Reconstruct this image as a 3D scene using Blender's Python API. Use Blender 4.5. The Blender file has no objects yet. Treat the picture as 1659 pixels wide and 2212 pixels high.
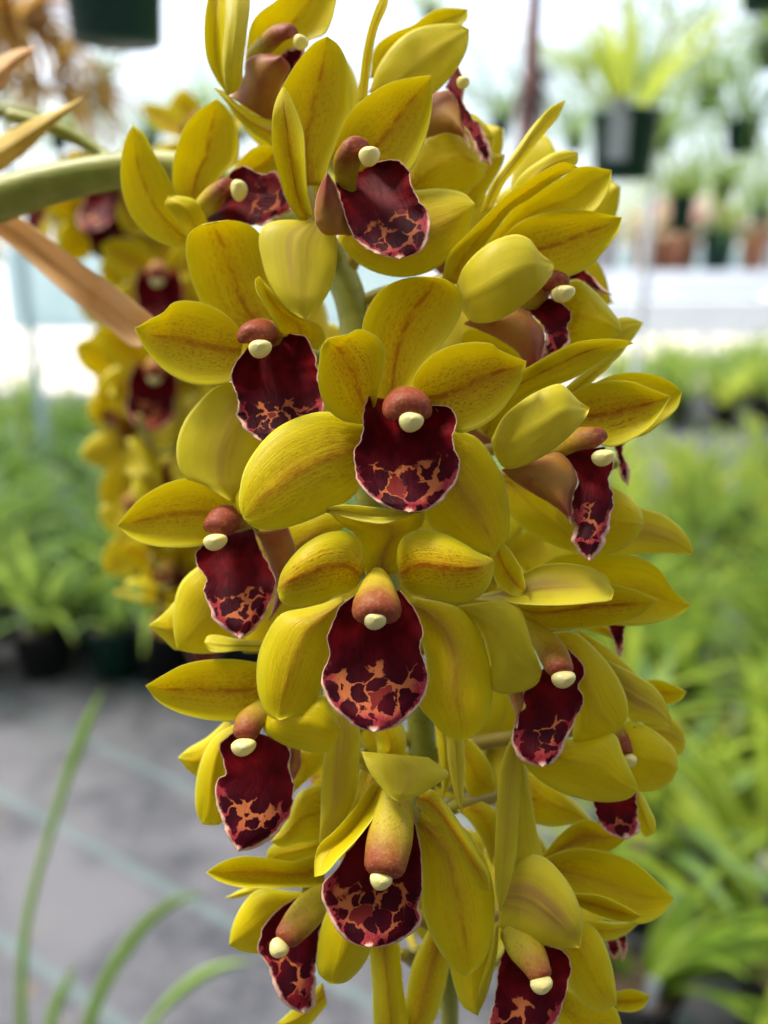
import bpy, math, random
from mathutils import Vector, Matrix, Euler, noise

SC = bpy.context.scene
COL = SC.collection
R = math.radians
random.seed(7)

# ------------------------------------------------------------------ camera, light, exposure
PITCH = 17.0
CAM = Vector((0, 0, 1.4))
HF = 50.0
FPX = 1659 / 2 / math.tan(R(HF / 2))
cd = bpy.data.cameras.new('camera'); cam = bpy.data.objects.new('camera', cd); COL.objects.link(cam)
cam.location = CAM; cam.rotation_euler = (R(90 - PITCH), 0, 0)
cd.sensor_fit = 'HORIZONTAL'; cd.sensor_width = 36.0; cd.lens = 18 / math.tan(R(HF / 2))
cd.clip_start = 0.01; cd.clip_end = 500
cd.dof.use_dof = True; cd.dof.focus_distance = 0.221; cd.dof.aperture_fstop = cd.lens / 5.6
SC.camera = cam
SUN_EL, SUN_AZ = 62.0, -75.0
w = bpy.data.worlds.new('World'); SC.world = w; w.use_nodes = True
nt = w.node_tree; bg = nt.nodes['Background']; sky = nt.nodes.new('ShaderNodeTexSky')
sky.sky_type = 'NISHITA'; sky.sun_disc = False; sky.sun_elevation = R(SUN_EL); sky.sun_rotation = R(SUN_AZ)
sky.air_density = 1.0; sky.dust_density = 2.5
nt.links.new(sky.outputs[0], bg.inputs[0]); bg.inputs[1].default_value = 0.07
sd = bpy.data.lights.new('sun', 'SUN'); sd.energy = 1.5; sd.angle = R(16); sd.color = (1, .955, .87)
so = bpy.data.objects.new('sun', sd); COL.objects.link(so)
# a hazy high sun to the left, diffused by the polythene
az, el = R(SUN_AZ), R(SUN_EL)
sdir = Vector((math.sin(az) * math.cos(el), math.cos(az) * math.cos(el), math.sin(el)))
so.rotation_euler = sdir.to_track_quat('Z', 'Y').to_euler(); so.location = (0, 0, 20)
SC.view_settings.view_transform = 'Standard'; SC.view_settings.look = 'None'
SC.view_settings.exposure = 2.4; SC.view_settings.gamma = 1.0
SC.cycles.max_bounces = 10; SC.cycles.diffuse_bounces = 5; SC.cycles.transmission_bounces = 8
SC.cycles.use_denoising = True
SC.cycles.sample_clamp_indirect = 6.0

# ------------------------------------------------------------------ helpers
M3 = cam.rotation_euler.to_matrix()
def W(x, y, z):
    """picture point (1659 wide) at z mm in front of the lens -> world"""
    d = z / 1000.0
    return CAM + M3 @ Vector(((x - 829.5) / FPX * d, (1106 - y) / FPX * d, -d))

FR = {'A': (207.4, 0, .5), 'B': (691.2, 0, .5), 'C': (207.4, 1106, .5), 'D': (691.2, 1106, .5), 'F': (0, 0, 1.0)}
def P(s, fr='F'):
    out = []
    for tok in s.split():
        if ':' in tok:
            fr, tok = tok.split(':')
            if not tok: continue
        a, b = tok.split(',')
        ox, oy, k = FR[fr]
        out.append((ox + float(a) * k, oy + float(b) * k))
    return out

def mkobj(name, me, mats, parent=None, loc=None):
    o = bpy.data.objects.new(name, me); COL.objects.link(o)
    for m in mats: me.materials.append(m)
    if parent: o.parent = parent
    if loc is not None: o.location = loc
    return o
def tag(o, label=None, cat=None, group=None, kind=None):
    if label: o['label'] = label
    if cat: o['category'] = cat
    if group: o['group'] = group
    if kind: o['kind'] = kind
    return o
def empty(name, loc=(0, 0, 0), parent=None):
    o = bpy.data.objects.new(name, None); COL.objects.link(o); o.location = loc; o.empty_display_size = .01
    if parent: o.parent = parent
    return o

def spline(pts, n):
    """n samples, equal arc length, Catmull-Rom through pts (any dim)"""
    pts = [Vector(p) for p in pts]
    if len(pts) == 2:
        return [pts[0].lerp(pts[1], i / (n - 1)) for i in range(n)]
    ext = [pts[0] * 2 - pts[1]] + pts + [pts[-1] * 2 - pts[-2]]
    dense = []
    for i in range(1, len(ext) - 2):
        p0, p1, p2, p3 = ext[i - 1], ext[i], ext[i + 1], ext[i + 2]
        d1 = max((p1 - p0).length, 1e-9) ** .5; d2 = max((p2 - p1).length, 1e-9) ** .5; d3 = max((p3 - p2).length, 1e-9) ** .5
        for k in range(12):
            t = d2 * k / 12
            # centripetal Catmull-Rom
            a1 = p0 * ((0 - t) / d1) + p1 * ((t + d1) / d1)
            a2 = p1 * ((d2 - t) / d2) + p2 * (t / d2)
            a3 = p2 * ((d2 + d3 - t) / d3) + p3 * ((t - d2) / d3)
            b1 = a1 * ((d2 - t) / (d1 + d2)) + a2 * ((t + d1) / (d1 + d2))
            b2 = a2 * ((d2 + d3 - t) / (d2 + d3)) + a3 * (t / (d2 + d3))
            dense.append(b1 * ((d2 - t) / d2) + b2 * (t / d2))
    dense.append(pts[-1])
    acc = [0.0]
    for a, b in zip(dense, dense[1:]): acc.append(acc[-1] + (b - a).length)
    out = []; j = 0
    for i in range(n):
        s = acc[-1] * i / (n - 1)
        while j < len(acc) - 2 and acc[j + 1] < s: j += 1
        f = (s - acc[j]) / max(acc[j + 1] - acc[j], 1e-12)
        out.append(dense[j].lerp(dense[j + 1], min(max(f, 0), 1)))
    return out

def sheet(name, L, Rr, zf, mapper, mats, parent, origin, thick=.45, nu=16, nv=28, wob=.35, frill=0.0, color=(1, 1, 0, 1), mid=0.0, flip=False):
    """a living blade: L and Rr are its two margins from base to tip; real thickness, bent in depth by zf(u,v)"""
    Ls, Rs = spline(L, nv), spline(Rr, nv)
    seed = random.uniform(0, 100)
    F = []; info = []
    for j in range(nv):
        v = j / (nv - 1)
        a, b = Ls[j], Rs[j]
        if frill:
            d = (b - a); wd = d.length
            if wd > 1e-6:
                fa = frill * noise.noise(Vector((v * 14, seed, 0))) + .5 * frill * noise.noise(Vector((v * 37, seed, 3)))
                fb = frill * noise.noise(Vector((v * 14, seed + 9, 0))) + .5 * frill * noise.noise(Vector((v * 37, seed, 7)))
                k = min(1, wd / 30)
                a = a - d.normalized() * fa * k; b = b + d.normalized() * fb * k
        row = []
        for i in range(nu + 1):
            u = -1 + 2 * i / nu
            uu = math.sin(u * math.pi / 2) * .35 + u * .65
            p = a.lerp(b, (uu + 1) / 2)
            z = zf(uu, v)
            z += wob * (noise.noise(Vector((uu * 1.3 + seed, v * 2.6, seed))) + .35 * noise.noise(Vector((uu * 3 + seed, v * 6, seed)))) * (.4 + .6 * abs(uu)) * 2
            if frill: z += frill * .05 * abs(uu) ** 4 * math.sin(v * 40 + seed + 3 * noise.noise(Vector((v * 5, seed, 1))))
            row.append(mapper(p.x, p.y, z) - origin)
        F.append(row)
    # normals
    def nrm(j, i):
        a = F[min(j + 1, nv - 1)][i] - F[max(j - 1, 0)][i]
        jj = min(j, nv - 2)
        b = F[jj][min(i + 1, nu)] - F[jj][max(i - 1, 0)]
        n = a.cross(b)
        return n.normalized() if n.length > 1e-14 else Vector((0, 0, 0))
    sgn = 1
    verts = []; uv = []; ed = []
    for j in range(nv):
        wd = (F[j][-1] - F[j][0]).length * 1000
        for i in range(nu + 1):
            verts.append(F[j][i])
    N = [nrm(j, i) for j in range(nv) for i in range(nu + 1)]
    # which way is the viewer's side: normal pointing to smaller z
    c = (nv // 2) * (nu + 1) + nu // 2
    test = mapper(0, 0, 0) if False else None
    ztest = N[c].dot(VIEW(mapper, F[nv // 2][nu // 2] + origin))
    s = 1 if ztest > 0 else -1
    n0 = len(verts)
    for k in range(n0):
        j, i = divmod(k, nu + 1)
        v = j / (nv - 1); u = -1 + 2 * i / nu
        tk = thick * (1 - .75 * abs(u) ** 6) * (1 - .7 * v ** 8) / 1000
        verts.append(verts[k] - N[k] * s * tk)
    faces = []; mi = []
    def q(a, b, c_, d, m):
        faces.append((a, b, c_, d) if s < 0 else (d, c_, b, a)); mi.append(m)
    W1 = nu + 1
    for j in range(nv - 1):
        for i in range(nu):
            a = j * W1 + i
            q(a, a + 1, a + 1 + W1, a + W1, 0)
            b = a + n0
            q(b, b + W1, b + 1 + W1, b + 1, 1)
    for j in range(nv - 1):
        a = j * W1; q(a, a + W1, a + W1 + n0, a + n0, 0)
        a = j * W1 + nu; q(a, a + n0, a + W1 + n0, a + W1, 0)
    for i in range(nu):
        a = (nv - 1) * W1 + i; q(a, a + 1, a + 1 + n0, a + n0, 0)
        a = i; q(a, a + n0, a + 1 + n0, a + 1, 0)
    me = bpy.data.meshes.new(name)
    me.from_pydata([tuple(x) for x in verts], [], faces)
    me.polygons.foreach_set('material_index', mi); me.polygons.foreach_set('use_smooth', [True] * len(faces))
    au = me.attributes.new('au', 'FLOAT', 'POINT'); av = me.attributes.new('av', 'FLOAT', 'POINT'); ae = me.attributes.new('ae', 'FLOAT', 'POINT')
    U, V, E = [], [], []
    tipp = [F[-1][nu // 2]]
    for rep in range(2):
        for j in range(nv):
            v = j / (nv - 1)
            hw = (F[j][-1] - F[j][0]).length * 500
            for i in range(nu + 1):
                u = -1 + 2 * i / nu
                uu = math.sin(u * math.pi / 2) * .35 + u * .65
                U.append(uu - mid * (1 - abs(uu))); V.append(v)
                e1 = (1 - abs(uu)) * hw
                e2 = (F[j][i] - F[-1][nu // 2]).length * 1000
                E.append(min(e1, e2 * .8))
    au.data.foreach_set('value', U); av.data.foreach_set('value', V); ae.data.foreach_set('value', E)
    me.update()
    o = mkobj(name, me, mats, parent)
    o.color = color
    return o

def VIEW(mapper, p):
    if mapper is W: return (CAM - p)
    return Vector((0, -1, 0))

def tube(name, path, mats, parent, origin, mapper=W, n=16, cap=True, flat=1.0, endround=True, seg=24, color=None, k=1.0, hood=False):
    """path: (x,y,z,r) r in picture units at that depth (or mm in local space)"""
    pp = spline([Vector(p) for p in path], seg)
    pts = [mapper(p[0], p[1], p[2]) - origin for p in pp]
    rad = [(p[3] * p[2] / 1000 / FPX if mapper is W else p[3] / 1000) * k for p in pp]
    verts = []; V = []
    if endround:
        e = pts[-1] - pts[-2]; e.normalize(); r = rad[-1]
        extra = []
        for t in (25, 45, 62, 76, 86):
            extra.append((pts[-1] + e * r * math.sin(R(t)) * (.7 if hood else .75), r * math.cos(R(t))))
        for a, b in extra: pts.append(a); rad.append(r * (max(b, 0) / r) ** .5 if hood else b)
        s_ = pts[0] - pts[1]; s_.normalize(); r0 = rad[0]
        for t in (30, 55, 75, 86):
            pts.insert(0, pts[[i for i in range(1)][0]] if False else pts[0] + s_ * r0 * .18); rad.insert(0, r0 * math.cos(R(t)))
    m = len(pts)
    up = Vector((0, 0, 1))
    for j in range(m):
        t = (pts[min(j + 1, m - 1)] - pts[max(j - 1, 0)]).normalized()
        side = t.cross(up)
        if side.length < .05: side = t.cross(Vector((1, 0, 0)))
        side.normalize(); up2 = side.cross(t).normalized(); up = up2
        if hood:
            d_ = Vector((0, 0, 1)) + M3 @ Vector((0, 0, .6)); d_ = (d_ - t * d_.dot(t)).normalized(); up2 = d_; side = t.cross(up2).normalized()
        for i in range(n):
            a = 2 * math.pi * i / n
            sn = math.sin(a); f_ = flat
            if hood and sn < 0: q_ = max(0, min(1, (j / (m - 1) - .35) / .4)); f_ = flat * (1 - .62 * q_ + .35 * q_ * abs(math.cos(a)) ** 3)
            verts.append(pts[j] + (side * math.cos(a) + up2 * sn * f_) * rad[j]); V.append(j / (m - 1))
    faces = []
    for j in range(m - 1):
        for i in range(n):
            a = j * n + i; b = j * n + (i + 1) % n
            faces.append((a, b, b + n, a + n))
    faces.append(tuple(range(n - 1, -1, -1))); faces.append(tuple((m - 1) * n + i for i in range(n)))
    me = bpy.data.meshes.new(name); me.from_pydata([tuple(v) for v in verts], [], faces)
    me.polygons.foreach_set('use_smooth', [True] * len(faces))
    av = me.attributes.new('av', 'FLOAT', 'POINT'); av.data.foreach_set('value', V)
    o = mkobj(name, me, mats, parent)
    if color: o.color = color
    return o

def blob(name, c, ax, mats, parent, n=20, notch=True):
    """small two-lobed cap; c centre (local), ax three axis vectors"""
    verts = []; faces = []
    m = n // 2
    for j in range(m + 1):
        th = math.pi * j / m
        for i in range(n):
            ph = 2 * math.pi * i / n
            x, y, z = math.sin(th) * math.cos(ph), math.sin(th) * math.sin(ph), math.cos(th)
            k = 1 + .04 * math.sin(3 * ph + 1) * math.sin(th)
            if y > .2: k *= 1 - .35 * (y - .2)
            verts.append(c + (ax[0] * x + ax[1] * y + ax[2] * z) * k)
    for j in range(m):
        for i in range(n):
            a = j * n + i; b = j * n + (i + 1) % n
            faces.append((a, b, b + n, a + n))
    me = bpy.data.meshes.new(name); me.from_pydata([tuple(v) for v in verts], [], faces)
    me.polygons.foreach_set('use_smooth', [True] * len(faces))
    o = mkobj(name, me, mats, parent); return o

# ------------------------------------------------------------------ materials
class G:
    def __init__(s, name):
        s.m = bpy.data.materials.new(name); s.m.use_nodes = True
        s.nt = s.m.node_tree; s.nt.nodes.clear(); s.out = s.n('ShaderNodeOutputMaterial')
    def n(s, t, **kw):
        nd = s.nt.nodes.new(t)
        for k, v in kw.items(): setattr(nd, k, v)
        return nd
    def l(s, a, b): s.nt.links.new(a, b)
    def setin(s, sock, v):
        if hasattr(v, 'links') or hasattr(v, 'is_linked'): s.l(v, sock)
        elif isinstance(v, (tuple, list)) and len(v) == 3 and sock.type == 'RGBA': sock.default_value = (*v, 1)
        else: sock.default_value = v
    def math(s, op, a, b=0.0, c=0.0, clamp=False):
        nd = s.n('ShaderNodeMath', operation=op, use_clamp=clamp)
        for k, v in enumerate((a, b, c)): s.setin(nd.inputs[k], v)
        return nd.outputs[0]
    def ss(s, x, a, b):       # smoothstep, a->0, b->1 (a may exceed b)
        nd = s.n('ShaderNodeMapRange', interpolation_type='SMOOTHSTEP')
        if a < b:
            s.setin(nd.inputs[0], x); nd.inputs[1].default_value = a; nd.inputs[2].default_value = b
            nd.inputs[3].default_value = 0; nd.inputs[4].default_value = 1
        else:
            s.setin(nd.inputs[0], x); nd.inputs[1].default_value = b; nd.inputs[2].default_value = a
            nd.inputs[3].default_value = 1; nd.inputs[4].default_value = 0
        return nd.outputs[0]
    def mix(s, f, a, b):
        nd = s.n('ShaderNodeMix', data_type='RGBA'); s.setin(nd.inputs[0], f); s.setin(nd.inputs[6], a); s.setin(nd.inputs[7], b)
        return nd.outputs[2]
    def attr(s, name): return s.n('ShaderNodeAttribute', attribute_name=name).outputs['Fac']
    def noise(s, vec, scale, detail=3, rough=.55, out=0):
        nd = s.n('ShaderNodeTexNoise'); nd.inputs['Scale'].default_value = scale; nd.inputs['Detail'].default_value = detail
        nd.inputs['Roughness'].default_value = rough
        if vec is not None: s.l(vec, nd.inputs['Vector'])
        return nd.outputs[out]
    def comb(s, x, y, z):
        nd = s.n('ShaderNodeCombineXYZ')
        for k, v in enumerate((x, y, z)): s.setin(nd.inputs[k], v)
        return nd.outputs[0]
    def obj(s): return s.n('ShaderNodeTexCoord').outputs['Object']
    def bump(s, h, strength, dist):
        nd = s.n('ShaderNodeBump'); nd.inputs['Strength'].default_value = strength; nd.inputs['Distance'].default_value = dist
        s.l(h, nd.inputs['Height']); return nd.outputs[0]
    def surf(s, col, rough=.5, normal=None, trans=0.0, tcol=None, spec=.4, sheen=0.0, coat=0.0):
        p = s.n('ShaderNodeBsdfPrincipled'); s.setin(p.inputs['Base Color'], col); s.setin(p.inputs['Roughness'], rough)
        p.inputs['Specular IOR Level'].default_value = spec; p.inputs['Sheen Weight'].default_value = sheen
        p.inputs['Coat Weight'].default_value = coat
        if normal: s.l(normal, p.inputs['Normal'])
        if trans:
            t = s.n('ShaderNodeBsdfTranslucent'); s.setin(t.inputs[0], tcol if tcol is not None else col)
            if normal: s.l(normal, t.inputs['Normal'])
            mx = s.n('ShaderNodeMixShader'); mx.inputs[0].default_value = trans
            s.l(p.outputs[0], mx.inputs[1]); s.l(t.outputs[0], mx.inputs[2]); s.l(mx.outputs[0], s.out.inputs[0])
        else: s.l(p.outputs[0], s.out.inputs[0])
        return s.m

def petal_mat(name, outer):
    g = G(name)
    u, v, e = g.attr('au'), g.attr('av'), g.attr('ae')
    oi = g.n('ShaderNodeObjectInfo'); rnd = oi.outputs['Random']
    sep = g.n('ShaderNodeSeparateColor'); g.l(oi.outputs['Color'], sep.inputs[0])
    st, mo, pk = sep.outputs[0], sep.outputs[1], sep.outputs[2]
    ob = g.obj()
    au = g.math('ABSOLUTE', u)
    n_lo = g.noise(ob, 60, 3)
    uvv = g.comb(g.math('MULTIPLY', u, 10.0), g.math('MULTIPLY', v, 1.6), g.math('MULTIPLY', rnd, 37.0))
    vein = g.noise(uvv, 1.6, 3, .6)
    if outer:
        base = g.mix(g.ss(n_lo, .35, .65), (.67, .61, .025), (.76, .69, .045))
        base = g.mix(g.math('MULTIPLY', g.ss(vein, .42, .7), .18), base, (.48, .48, .035))
        pinkm = g.math('MULTIPLY', g.ss(au, .75, .0), g.ss(g.noise(uvv, .5, 2), .15, .8))
        pinkm = g.math('MULTIPLY', pinkm, g.math('MULTIPLY', g.ss(v, 1.0, .5), pk), clamp=True)
        col = g.mix(g.math('MULTIPLY', pinkm, .85), base, (.40, .20, .09))
        rim = g.ss(e, .8, .1)  # pale fuzzy margin, glow of light through the edge painted in
        col = g.mix(g.math('MULTIPLY', rim, .6), col, (.82, .78, .16))
        nb = g.noise(ob, 2600, 2)
        return g.surf(col, .42, g.bump(nb, .3, .0002), .46, g.mix(.5, col, (.90, .76, .02)), .25)
    base = g.mix(g.ss(n_lo, .3, .7), (.76, .63, .005), (.86, .74, .006))
    base = g.mix(g.math('MULTIPLY', rnd, .4), base, (.80, .65, .006))
    base = g.mix(g.math('MULTIPLY', g.ss(vein, .45, .72), .35), base, (.56, .46, .010))
    # broad orange warmth over the blade's middle
    warm = g.math('MULTIPLY', g.ss(au, .8, .1), g.ss(v, .1, .6))
    base = g.mix(g.math('MULTIPLY', g.math('MULTIPLY', warm, mo), .28, clamp=True), base, (.70, .40, .008))
    # fine speckle in rows
    spv = g.comb(g.math('MULTIPLY', u, 24.0), g.math('MULTIPLY', v, 30.0), g.math('MULTIPLY', rnd, 11.0))
    spk = g.ss(g.noise(spv, 1.0, 4, .75), .50, .60)
    lines = g.ss(g.noise(g.comb(g.math('MULTIPLY', u, 11.0), g.math('MULTIPLY', v, 1.2), rnd), 1.6, 2), .36, .54)
    spm = g.math('MULTIPLY', g.math('MULTIPLY', spk, lines), g.math('MULTIPLY', g.ss(au, .85, .25), mo), clamp=True)
    base = g.mix(g.math('MULTIPLY', spm, 1.0, clamp=True), base, (.44, .11, .005))
    halo = g.math('MULTIPLY', g.math('MULTIPLY', g.ss(au, .42, .0), g.ss(g.noise(g.comb(g.math('MULTIPLY', u, 16.0), g.math('MULTIPLY', v, 7.0), rnd), 1.0, 4, .7), .35, .7)), g.math('MULTIPLY', g.ss(v, 1.0, .6), mo), clamp=True)
    base = g.mix(g.math('MULTIPLY', halo, .85, clamp=True), base, (.64, .27, .004))
    # midrib stripe, broken and feathered
    wavy = g.math('ADD', u, g.math('MULTIPLY', g.math('SUBTRACT', g.noise(g.comb(g.math('MULTIPLY', v, 9.0), rnd, 0.0), 1.0, 3), .5), .09))
    feath = g.math('MULTIPLY', g.noise(spv, .8, 3), .10)
    stripe = g.ss(g.math('ABSOLUTE', wavy), .02, .0)
    stripe = g.ss(g.math('SUBTRACT', g.math('ABSOLUTE', wavy), feath), .075, -.045)
    brk = g.ss(g.noise(g.comb(g.math('MULTIPLY', v, 12.0), g.math('MULTIPLY', u, 6.0), rnd), 1.0, 3), .32, .55)
    stripe = g.math('MULTIPLY', g.math('MULTIPLY', stripe, brk), g.math('MULTIPLY', g.ss(v, .93, .72), st), clamp=True)
    base = g.mix(g.math('MULTIPLY', stripe, .95, clamp=True), base, (.45, .075, .005))
    # reddish throat end
    thr = g.math('MULTIPLY', g.ss(g.math('ADD', v, g.math('MULTIPLY', au, .14)), .40, .02), g.ss(g.noise(spv, .5, 4, .7), .28, .62))
    base = g.mix(g.math('MULTIPLY', thr, .8), base, (.33, .085, .008))
    pinkm = g.math('MULTIPLY', g.math('MULTIPLY', g.ss(au, .5, .0), g.ss(v, .95, .4)), pk, clamp=True)
    base = g.mix(g.math('MULTIPLY', pinkm, .55), base, (.42, .20, .07))
    base = g.mix(g.math('MULTIPLY', g.ss(e, 3.8, .6), .5), base, (.68, .69, .015))
    rim = g.ss(e, .75, .05)  # pale edge colour, includes painted translucent rim glow
    base = g.mix(g.math('MULTIPLY', rim, .6), base, (.82, .80, .16))
    # little dark specks
    vo = g.n('ShaderNodeTexVoronoi'); vo.inputs['Scale'].default_value = 130; g.l(ob, vo.inputs['Vector'])
    spot = g.math('MULTIPLY', g.ss(vo.outputs['Distance'], .055, .03), g.ss(g.noise(ob, 90, 1), .55, .6))
    base = g.mix(g.math('MULTIPLY', spot, .8), base, (.10, .04, .01))
    nb = g.math('ADD', g.math('MULTIPLY', g.noise(ob, 2400, 2), .5), g.math('MULTIPLY', vein, 1.4))
    return g.surf(base, .40, g.bump(nb, .4, .0003), .48, g.mix(.5, base, (.92, .78, .006)), .24)

def lip_mat(name):
    g = G(name); u, v, e = g.attr('au'), g.attr('av'), g.attr('ae')
    oi = g.n('ShaderNodeObjectInfo'); rnd = oi.outputs['Random']; ob = g.obj()
    sep = g.n('ShaderNodeSeparateColor'); g.l(oi.outputs['Color'], sep.inputs[0])
    off = g.n('ShaderNodeVectorMath', operation='ADD'); g.l(ob, off.inputs[0]); g.l(g.comb(rnd, rnd, 0.0), off.inputs[1])
    nz = g.n('ShaderNodeTexNoise'); nz.inputs['Scale'].default_value = 330; nz.inputs['Detail'].default_value = 4; g.l(ob, nz.inputs['Vector'])
    sc = g.n('ShaderNodeVectorMath', operation='SCALE'); g.l(nz.outputs['Color'], sc.inputs[0]); sc.inputs[3].default_value = .0046
    ad = g.n('ShaderNodeVectorMath', operation='ADD'); g.l(off.outputs[0], ad.inputs[0]); g.l(sc.outputs[0], ad.inputs[1])
    vo = g.n('ShaderNodeTexVoronoi', feature='DISTANCE_TO_EDGE'); vo.inputs['Scale'].default_value = 185; g.l(ad.outputs[0], vo.inputs['Vector'])
    de = vo.outputs[0]
    fine = g.noise(ob, 2300, 3, .7)
    ez = g.math('ADD', e, g.math('MULTIPLY', g.math('SUBTRACT', g.noise(ob, 260, 4, .65), .5), 2.6))
    wv = g.ss(g.noise(off.outputs[0], 170, 2), .36, .68)
    thr = g.math('ADD', g.math('ADD', g.math('MULTIPLY', wv, .07), .035), g.math('SUBTRACT', g.math('MULTIPLY', g.ss(ez, 2.2, .5), .26), .045))
    cell = g.n('ShaderNodeTexVoronoi'); cell.inputs['Scale'].default_value = 185; g.l(ad.outputs[0], cell.inputs['Vector'])
    cs = g.n('ShaderNodeSeparateColor'); g.l(cell.outputs['Color'], cs.inputs[0])
    de = g.math('ADD', g.math('MULTIPLY', de, .8), g.math('MULTIPLY', g.math('SUBTRACT', .50, cell.outputs['Distance']), .36))
    thr = g.math('ADD', thr, g.math('MULTIPLY', g.ss(cs.outputs[0], .90, .92), .4))
    blot = g.ss(g.math('SUBTRACT', g.math('ADD', de, g.math('MULTIPLY', g.math('SUBTRACT', fine, .5), .05)), thr), -.028, .022)
    vt = g.math('ADD', v, g.math('MULTIPLY', g.math('SUBTRACT', g.noise(ob, 170, 3), .5), .55))
    low = g.math('MULTIPLY', g.ss(vt, .48, .53), g.ss(v, .36, .42))
    dark = g.mix(g.ss(g.noise(ob, 120, 3), .4, .65), (.030, .0015, .006), (.070, .0020, .008))
    up = g.mix(g.ss(g.noise(ob, 160, 3), .35, .65), (.085, .0018, .005), (.20, .005, .009))
    dark = g.mix(g.ss(v, .62, .2), dark, up)
    # field between the blotches: orange at the heart, crimson outwards
    cen = g.math('MULTIPLY', g.ss(ez, 2.4, 5.0), g.ss(v, .88, .66))
    field = g.mix(cen, (.30, .020, .036), (.50, .15, .045))
    field = g.mix(g.math('MULTIPLY', g.ss(fine, .45, .62), .4), field, (.50, .13, .09))
    field = g.mix(g.math('MULTIPLY', g.ss(cs.outputs[0], .90, .92), .9), field, (.15, .006, .014))
    col = g.mix(low, dark, g.mix(blot, field, dark))
    # pink stipple, then a pale frill
    sp = g.math('MULTIPLY', g.ss(ez, 1.9, .3), g.math('MULTIPLY', g.ss(g.noise(ob, 1500, 3, .7), .45, .62), g.ss(v, .4, .6)))
    col = g.mix(g.math('MULTIPLY', sp, .55), col, (.55, .17, .15))
    rimw = g.math('ADD', .28, g.math('MULTIPLY', g.ss(v, .45, .8), 1.25))
    rr = g.math('ADD', g.math('DIVIDE', e, rimw), g.math('MULTIPLY', g.math('SUBTRACT', g.noise(ob, 500, 3), .5), 1.2))
    rim = g.ss(rr, 1.05, .45)
    col = g.mix(g.math('MULTIPLY', rim, .9), col, (.80, .52, .40))
    hgt = g.math('ADD', g.noise(ob, 1900, 3, .6), g.math('MULTIPLY', g.noise(g.comb(g.math('MULTIPLY', u, 9.0), g.math('MULTIPLY', v, 3.0), rnd), 1.0, 2), 2.5))
    return g.surf(col, .5, g.bump(hgt, .35, .0003), .10, g.mix(.5, col, (.40, .01, .01)), .06)

def lipback_mat(name):
    g = G(name); v = g.attr('av'); ob = g.obj(); e = g.attr('ae')
    c = g.mix(g.ss(g.noise(ob, 90, 3), .35, .65), (.50, .25, .045), (.40, .12, .03))
    c = g.mix(g.ss(v, .45, .95), c, (.30, .05, .03))
    c = g.mix(g.math('MULTIPLY', g.ss(e, .5, .05), .7), c, (.7, .42, .30))
    return g.surf(c, .5, g.bump(g.noise(ob, 1500, 2), .2, .0002), .30, g.mix(.5, c, (.6, .2, .02)), .3)

def column_mat(name):
    g = G(name); v = g.attr('av'); ob = g.obj()
    n1 = g.noise(ob, 180, 3); t = g.math('ADD', v, g.math('MULTIPLY', g.math('SUBTRACT', n1, .5), .3))
    oi = g.n('ShaderNodeObjectInfo'); sep = g.n('ShaderNodeSeparateColor'); g.l(oi.outputs['Color'], sep.inputs[0])
    t = g.math('ADD', t, sep.outputs[0])
    c = g.mix(g.ss(t, .35, .95), (.58, .49, .025), (.27, .055, .025))
    streak = g.ss(g.noise(ob, 900, 4, .7), .5, .68)
    c = g.mix(g.math('MULTIPLY', streak, .35), c, (.62, .30, .10))
    spk = g.ss(g.noise(ob, 1400, 3, .7), .56, .66)
    c = g.mix(g.math('MULTIPLY', spk, .5), c, (.30, .04, .02))
    return g.surf(c, .52, g.bump(g.noise(ob, 1300, 3), .4, .0004), .15, c, .22)

def simple(name, c1, c2, scale, rough=.5, trans=0.0, tcol=None, bump=0, bd=.001, spec=.4, lo=.35, hi=.65, detail=4):
    g = G(name); ob = g.obj(); n = g.noise(ob, scale, detail)
    c = g.mix(g.ss(n, lo, hi), c1, c2)
    return g.surf(c, rough, g.bump(g.noise(ob, scale * 6, 2), bump, bd) if bump else None, trans, tcol, spec)

MI, MO = petal_mat('petal_inner', False), petal_mat('petal_outer', True)
ML, MB = lip_mat('lip_inner'), lipback_mat('lip_outer')
MC = column_mat('column')
MA = simple('anther', (.86, .78, .28), (.88, .82, .36), 300, .32, .2, (.9, .8, .25), .15, .0002, .5)
g = G('stem_green'); ob = g.obj(); n1 = g.noise(ob, 45, 4); mp_ = g.n('ShaderNodeMapping'); mp_.inputs['Scale'].default_value = (40, 400, 400); g.l(ob, mp_.inputs['Vector']); n2 = g.noise(mp_.outputs[0], 1.0, 3)
c = g.mix(g.ss(n1, .35, .65), (.22, .25, .03), (.33, .34, .06)); c = g.mix(g.math('MULTIPLY', g.ss(n2, .5, .7), .35), c, (.14, .15, .02))
c = g.mix(g.math('MULTIPLY', g.ss(g.noise(ob, 700, 2), .66, .72), .5), c, (.16, .09, .03))
MS = g.surf(c, .45, g.bump(n2, .4, .0006), 0, None, .35)
MPED = simple('pedicel', (.34, .33, .03), (.40, .30, .06), 70, .45, .1)

# ------------------------------------------------------------------ the flower spike, traced flower by flower
SPIKE = empty('orchid_spike', W(360, 356, 300))
tag(SPIKE, 'hanging yellow-green orchid spike in sharp focus, crowded with burgundy-lipped flowers', 'orchid')
ORG = SPIKE.location.copy()

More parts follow.
